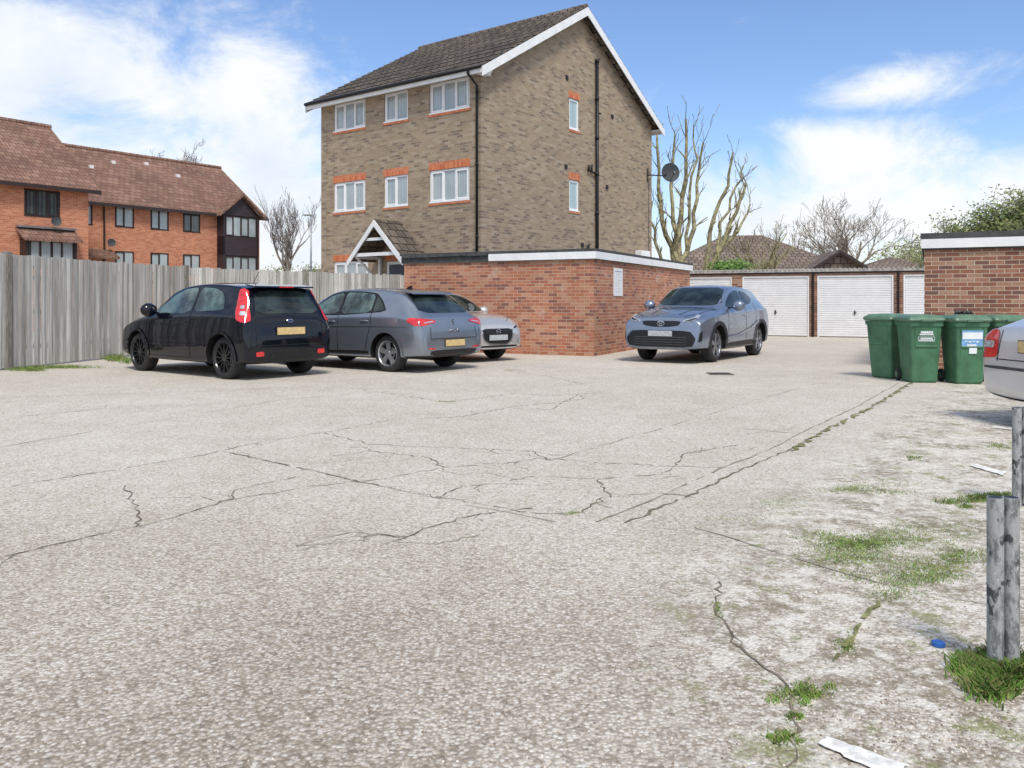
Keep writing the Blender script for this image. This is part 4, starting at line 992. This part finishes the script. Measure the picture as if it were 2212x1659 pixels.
bb.prism([(.12-x,-.55,1.392),(.34-x,-.57,1.415),(.44-x,-.57,1.452),(.16-x,-.55,1.418)],(0,1.12,0),blk); bb.obj('spoiler',c.root,bevel=.012)
bb=B(); bb.box(.112-x,.125-x,-.13,.13,1.396,1.412,m_red); bb.obj('brake_lamp',c.root)
bb=c.ring('badge','B',0,.885,.055,.024,.004,m_chrome); bb.obj('badge',c.root)
m_fb=mat('blue_badge',(.02,.05,.25),.3); bb=c.ring('badge','B',0,.885,.026,.011,.012,m_fb,.008); bb.obj('badge_centre',c.root)
h,n,_=c.cast('B',0,1.05); bb=B(); bb.tube([(h.x-.02,.0,.99),(h.x+.0,.16,1.02),(h.x+.0,.36,1.05)],.010,m_black,6); bb.obj('rear_wiper',c.root)
bb=B(); bb.tube([(1.0-x,0,1.46),(.82-x,0,1.66)],.005,m_black,5); bb.obj('aerial',c.root)
# --- grey hatchback
S2=[(0,.35,.48,.60,.72,.5),(.035,.28,.68,.83,.81,.6),(.085,.25,.85,.965,.865,.62),(.26,.24,.92,1.09,.885,.62),(.58,.22,.95,1.33,.895,.61),(.82,.21,.95,1.41,.90,.61),(1.2,.2,.95,1.45,.905,.62),(1.8,.2,.94,1.465,.905,.62),(2.25,.2,.93,1.435,.905,.61),
 (2.66,.2,.92,1.29,.9,.61),(3.02,.2,.91,1.08,.89,.64),(3.22,.2,.88,.995,.88,.64),(3.72,.22,.81,.92,.86,.6),(4.08,.24,.69,.80,.80,.55),(4.22,.25,.55,.66,.72,.5),(4.27,.29,.45,.55,.62,.45)]
gry=paint('grey_car_paint',(.25,.28,.325),.7,.3); riml=mat('silver_alloy',(.55,.56,.57),.3,metal=.8)
c=Car((-2.79,16.1),144.4,S2,(.82,3.45),.32,gry,1.02,'metallic grey five-door hatchback with silver alloy wheels',.815,riml,10,.035,.034)
W2=[[(.90,1.07),(1.02,1.19),(1.17,1.305),(1.16,1.03)],[(1.21,1.02),(1.22,1.33),(1.52,1.37),(1.96,1.375),(1.96,.995)],[(2.02,.99),(2.02,1.372),(2.33,1.325),(2.65,1.17),(2.91,.985)]]
c.patch('window_surround',[[(.84,1.04),(1.02,1.23),(1.2,1.36),(1.55,1.397),(2.03,1.40),(2.38,1.345),(2.71,1.17),(2.96,.97),(2.0,.965)]],'S',m_black,off=.003)
for q in W2: c.patch('side_window',[q],'S',m_reflglass if q is not W2[0] else m_cglass,off=.006)
c.patch('windscreen',[[(-.68,1.02),(.68,1.02),(.52,1.36),(-.52,1.36)]],'F',m_cglass); c.patch('rear_window',[[(-.67,1.02),(.67,1.02),(.53,1.355),(-.53,1.355)]],'B',m_cglass)
c.corner('tail_lamp',[(0,.865),(18,.835),(36,.80),(52,.81),(69,.885),(64,.935),(45,.93),(20,.915),(2,.895)],.50,.45,-1,m_red,off=.007)
c.corner('lamp_insert',[(8,.87),(34,.845),(34,.862),(10,.885)],.50,.45,-1,m_lampc,off=.010)
c.sym('headlamp',[(.42,.60),(.72,.64),(.80,.76),(.5,.70)],'F',m_lampc); c.arches(gry,.04,.012)
c.line('panel_gap',[[(1.22,.62),(1.16,.80),(1.18,1.03)],[(1.22,.62),(1.32,.32),(1.99,.30),(1.99,.99)],[(1.99,.30),(2.96,.30),(3.0,.6),(2.93,.98)]],'S',wd=.013)
c.line('crease',[[(.30,.80),(1.2,.80),(2.2,.78),(3.3,.74)]],'S',gry,.03,.010)
c.patch('side_trim',[[(1.2,.30),(3.0,.28),(3.0,.33),(1.2,.36)]],'S',m_black,off=.006)
c.line('panel_gap',[[(-.62,.58),(-.60,.78)],[(.62,.58),(.60,.78)],[(-.62,.58),(.62,.58)]],'B')
c.handle(1.32,.88,gry); c.handle(2.14,.86,gry); c.mirror(2.74,1.0,1.02,gry)
c.plate('B',.50,m_platey); c.patch('bumper_lower',[[(-.60,.30),(.60,.30),(.62,.385),(-.62,.385)]],'B',m_black,off=.006)
c.sym('bumper_reflector',[(.50,.40),(.68,.41),(.68,.435),(.50,.425)],'B',m_red,off=.007)
h,n,_=c.cast('B',0,.72); text(c.root,'LEON',.085,(h.x-.012,0,.68),(rad(90),0,rad(-90)),m_chrome)
h,n,_=c.cast('B',0,.86); text(c.root,'S',.14,(h.x-.012,0,.81),(rad(90),0,rad(-90)),m_chrome,'badge')
bb=B(); x=c.x0; bb.prism([(.46-x,-.53,1.34),(.72-x,-.56,1.385),(.78-x,-.56,1.418),(.50-x,-.53,1.37)],(0,1.08,0),gry); bb.obj('spoiler',c.root,bevel=.01)
bb=B(); bb.prism([(1.0-x,-.01,1.43),(1.16-x,-.01,1.44),(1.04-x,-.005,1.50),(1.0-x,-.005,1.50)],(0,.02,0),m_black); bb.obj('aerial',c.root)
# --- silver hatchback facing out
S3=[(q[0]*.95,q[1],q[2]+ .01,q[3]+.01,q[4]*.94,q[5]*.96) for q in S2[:-4]]+[(3.55,.22,.85,.975,.83,.6),(3.82,.24,.77,.89,.80,.55),(3.98,.24,.62,.76,.74,.5),(4.05,.27,.46,.60,.64,.45)]
slv=paint('silver_car_paint',(.62,.605,.58),.6,.32)
c=Car((-1.74,18.55),-45,S3,(.72,3.26),.31,slv,1.0,'silver small hatchback nose-out beside brick garage',.74,riml,10,.035,.022)
c.patch('windscreen',[[(-.66,1.03),(.66,1.03),(.50,1.38),(-.50,1.38)]],'F',m_cglass); c.patch('rear_window',[[(-.58,1.05),(.58,1.05),(.48,1.35),(-.48,1.35)]],'B',m_cglass)
for q in W2: c.patch('side_window',[[(a*.95,b_+.01) for a,b_ in q]],'S',m_cglass,off=.006)
c.sym('tail_lamp',[(.45,.80),(.78,.80),(.78,.92),(.5,.9)],'B',m_red)
c.sym('headlamp',[(.40,.64),(.60,.665),(.74,.73),(.80,.82),(.66,.79),(.46,.71)],'F',m_lampc,off=.006); c.sym('headlamp_inner',[(.46,.665),(.58,.69),(.66,.745),(.5,.71)],'F',m_black,off=.009)
c.patch('grille',[[(-.44,.68),(.44,.68),(.38,.46),(.26,.38),(-.26,.38),(-.38,.46)]],'F',m_black,off=.006)
c.line('grille_trim',[[(-.46,.68),(-.39,.45),(-.24,.365),(.24,.365),(.39,.45),(.46,.68)]],'F',m_chrome,.02,.012)
c.patch('lower_grille',[[(-.5,.26),(.5,.26),(.56,.34),(-.56,.34)]],'F',m_black,off=.006); c.sym('fog_lamp',[(.56,.38),(.66,.40),(.66,.46),(.56,.44)],'F',m_lampc,off=.008)
c.plate('F',.50,m_platew); c.arches(slv,.04,.012); c.mirror(2.62,.94,1.02,slv)
bb=c.ring('badge','F',0,.62,.06,.045,.006,m_chrome,.02); h,n,_=c.cast('F',0,.62); X=h.x+.02
bb.tube([(X,-.055,.64),(X,-.02,.625),(X,0,.605),(X,.02,.625),(X,.055,.64)],.005,m_chrome,6); bb.obj('badge',c.root)
c.line('panel_gap',[[(3.10,-.66),(3.75,-.58),(3.9,-.38)],[(3.10,.66),(3.75,.58),(3.9,.38)]],'T')
# --- blue-grey crossover
S4=[(0,.42,.60,.75,.72,.5),(.06,.34,.85,1.0,.83,.6),(.16,.3,.98,1.12,.875,.62),(.42,.26,1.05,1.36,.9,.6),(.72,.24,1.06,1.50,.9,.61),(1.3,.22,1.05,1.575,.9,.62),(1.9,.22,1.03,1.60,.9,.62),(2.28,.22,1.02,1.56,.9,.62),(2.64,.22,1.01,1.39,.9,.64),
 (2.92,.22,1.00,1.21,.9,.67),(3.08,.23,.985,1.12,.9,.69),(3.62,.25,.96,1.075,.895,.68),(4.06,.27,.89,1.00,.875,.66),(4.27,.27,.79,.91,.83,.62),(4.345,.28,.56,.74,.78,.58),(4.36,.31,.44,.56,.72,.54)]
blu=paint('blue_grey_car_paint',(.22,.265,.345),.6,.28); rimc=mat('dark_bright_alloy',(.28,.29,.31),.3,metal=.8)
c=Car((4.24,18.55),-124.5,S4,(.80,3.44),.355,blu,1.0,'blue-grey crossover with slim headlamps beside brick garage',.81,rimc,10,.045,.034)
c.patch('windscreen',[[(-.73,1.155),(.73,1.155),(.57,1.54),(-.57,1.54)]],'F',m_cglass); c.patch('rear_window',[[(-.6,1.14),(.6,1.14),(.5,1.40),(-.5,1.40)]],'B',m_cglass)
c.patch('side_window',[[(1.10,1.30),(1.25,1.40),(1.45,1.455),(1.77,1.475),(1.77,1.15),(1.3,1.20)]],'S',m_cglass,off=.005); c.patch('side_window',[[(1.83,1.14),(1.83,1.485),(2.10,1.475),(2.38,1.39),(2.64,1.25),(2.83,1.12)]],'S',m_cglass,off=.005)
c.corner('headlamp',[(8,.825),(30,.845),(50,.90),(70,.965),(60,.975),(38,.915),(10,.865)],3.9,.40,1,m_lampc,off=.008)
c.corner('lamp_inner',[(14,.84),(32,.86),(48,.905),(38,.90),(16,.857)],3.9,.40,1,m_black,off=.012)
c.patch('upper_grille',[[(-.42,.85),(.42,.85),(.38,.76),(.16,.73),(-.16,.73),(-.38,.76)]],'F',m_black,off=.005)
c.patch('grille',[[(-.62,.66),(.62,.66),(.75,.50),(.67,.33),(-.67,.33),(-.75,.50)]],'F',m_black,off=.006)
c.line('grille_trim',[[(-.56,z),(.56,z)] for z in (.38,.43,.48,.53)],'F',m_felt,.010,.012)
c.patch('bumper_lower',[[(-.56,.285),(.56,.285),(.60,.315),(-.60,.315)]],'F',m_grey,off=.01)
c.corner('fog_lamp',[(42,.44),(52,.46),(54,.66),(46,.62)],3.9,.40,1,m_black,off=.008)
c.plate('F',.60,m_platew); c.arches(m_black,.075,.016)
c.patch('side_trim',[[(1.2,.24),(3.0,.24),(3.0,.38),(1.2,.40)]],'S',m_black,off=.008)
c.line('panel_gap',[[(1.80,.40),(1.82,.7),(1.80,1.14)],[(2.88,.40),(2.93,.7),(2.88,1.08)],[(1.30,.70),(1.12,.9),(1.14,1.2)]],'S',wd=.013)
c.line('body_crease',[[(1.0,.80),(1.6,.64),(2.4,.52),(3.0,.48)]],'S',blu,.05,.016)
c.line('panel_gap',[[(3.18,-.72),(4.0,-.66),(4.2,-.44)],[(3.18,.72),(4.0,.66),(4.2,.44)]],'T',wd=.014)
c.line('bonnet_crease',[[(3.2,-.42),(4.1,-.30)],[(3.2,.42),(4.1,.30)]],'T',blu,.05,.010)
c.handle(1.96,.94,blu); c.mirror(2.70,1.02,1.15,blu)
bb=c.ring('badge','F',0,.80,.075,.05,.006,m_chrome,.02); b2=c.ring('badge','F',0,.80,.022,.048,.005,m_chrome,.021); b3=c.ring('badge','F',0,.82,.05,.02,.005,m_chrome,.022)
bb.obj('badge',c.root); b2.obj('badge',c.root); b3.obj('badge',c.root)
c.corner('tail_lamp',[(10,.95),(45,.98),(66,1.06),(60,1.10),(40,1.04),(12,1.0)],.5,.45,-1,m_red,off=.008)
# --- silver liftback at the edge
S5=[(0,.36,.52,.62,.74,.55),(.03,.28,.70,.86,.82,.62),(.07,.25,.88,.99,.85,.64),(.24,.23,.93,1.05,.86,.62),(.50,.22,.95,1.14,.87,.62),(.85,.21,.96,1.31,.88,.62),(1.25,.21,.96,1.43,.88,.63),(1.9,.2,.95,1.47,.88,.64),(2.5,.2,.94,1.43,.88,.63),(2.95,.2,.93,1.28,.88,.63),
 (3.35,.2,.92,1.06,.87,.64),(3.55,.2,.89,1.0,.87,.64),(3.95,.22,.82,.93,.85,.6),(4.3,.24,.70,.80,.80,.55),(4.45,.25,.55,.65,.7,.5),(4.5,.29,.45,.55,.58,.45)]
sl3=paint('pale_silver_paint',(.64,.64,.63),.4,.3)
c=Car((7.22,8.16),6,S5,(.95,3.53),.315,sl3,1.0,'pale silver liftback car with red tail lamp',.77,riml,10,.04,.03)
c.patch('side_window',[[(.98,1.04),(1.15,1.27),(1.40,1.37),(1.40,1.02)]],'S',m_cglass); c.patch('side_window',[[(1.46,1.02),(1.46,1.38),(2.2,1.385),(2.2,1.0)]],'S',m_cglass); c.patch('side_window',[[(2.26,1.0),(2.26,1.385),(2.6,1.34),(3.15,1.0)]],'S',m_cglass)
c.patch('rear_window',[[(.34,-.60),(.34,.60),(1.12,.52),(1.12,-.52)]],'T',m_cglass); c.patch('windscreen',[[(-.66,1.03),(.66,1.03),(.52,1.38),(-.52,1.38)]],'F',m_cglass)
c.corner('tail_lamp',[(12,.68),(40,.66),(64,.70),(62,.96),(40,.975),(16,.95)],.50,.45,-1,m_red,off=.008)
c.corner('lamp_insert',[(20,.77),(38,.77),(38,.84),(20,.84)],.50,.45,-1,m_lampc,off=.012)
c.sym('headlamp',[(.42,.60),(.72,.64),(.80,.76),(.5,.72)],'F',m_lampc); c.arches(sl3); c.plate('B',.80,m_platey)
c.patch('bumper_trim',[[(-.75,.56),(.75,.56),(.75,.59),(-.75,.59)]],'B',m_felt,off=.008); c.patch('side_trim',[[(1.3,.5),(3.1,.5),(3.1,.56),(1.3,.56)]],'S',sl3,off=.012)
c.line('panel_gap',[[(-.56,.64),(-.54,.95)],[(.56,.64),(.54,.95)],[(-.58,.66),(.58,.66)]],'B'); c.handle(1.6,.86,sl3); c.handle(2.4,.86,sl3); c.mirror(2.95,.96,1.02,sl3)
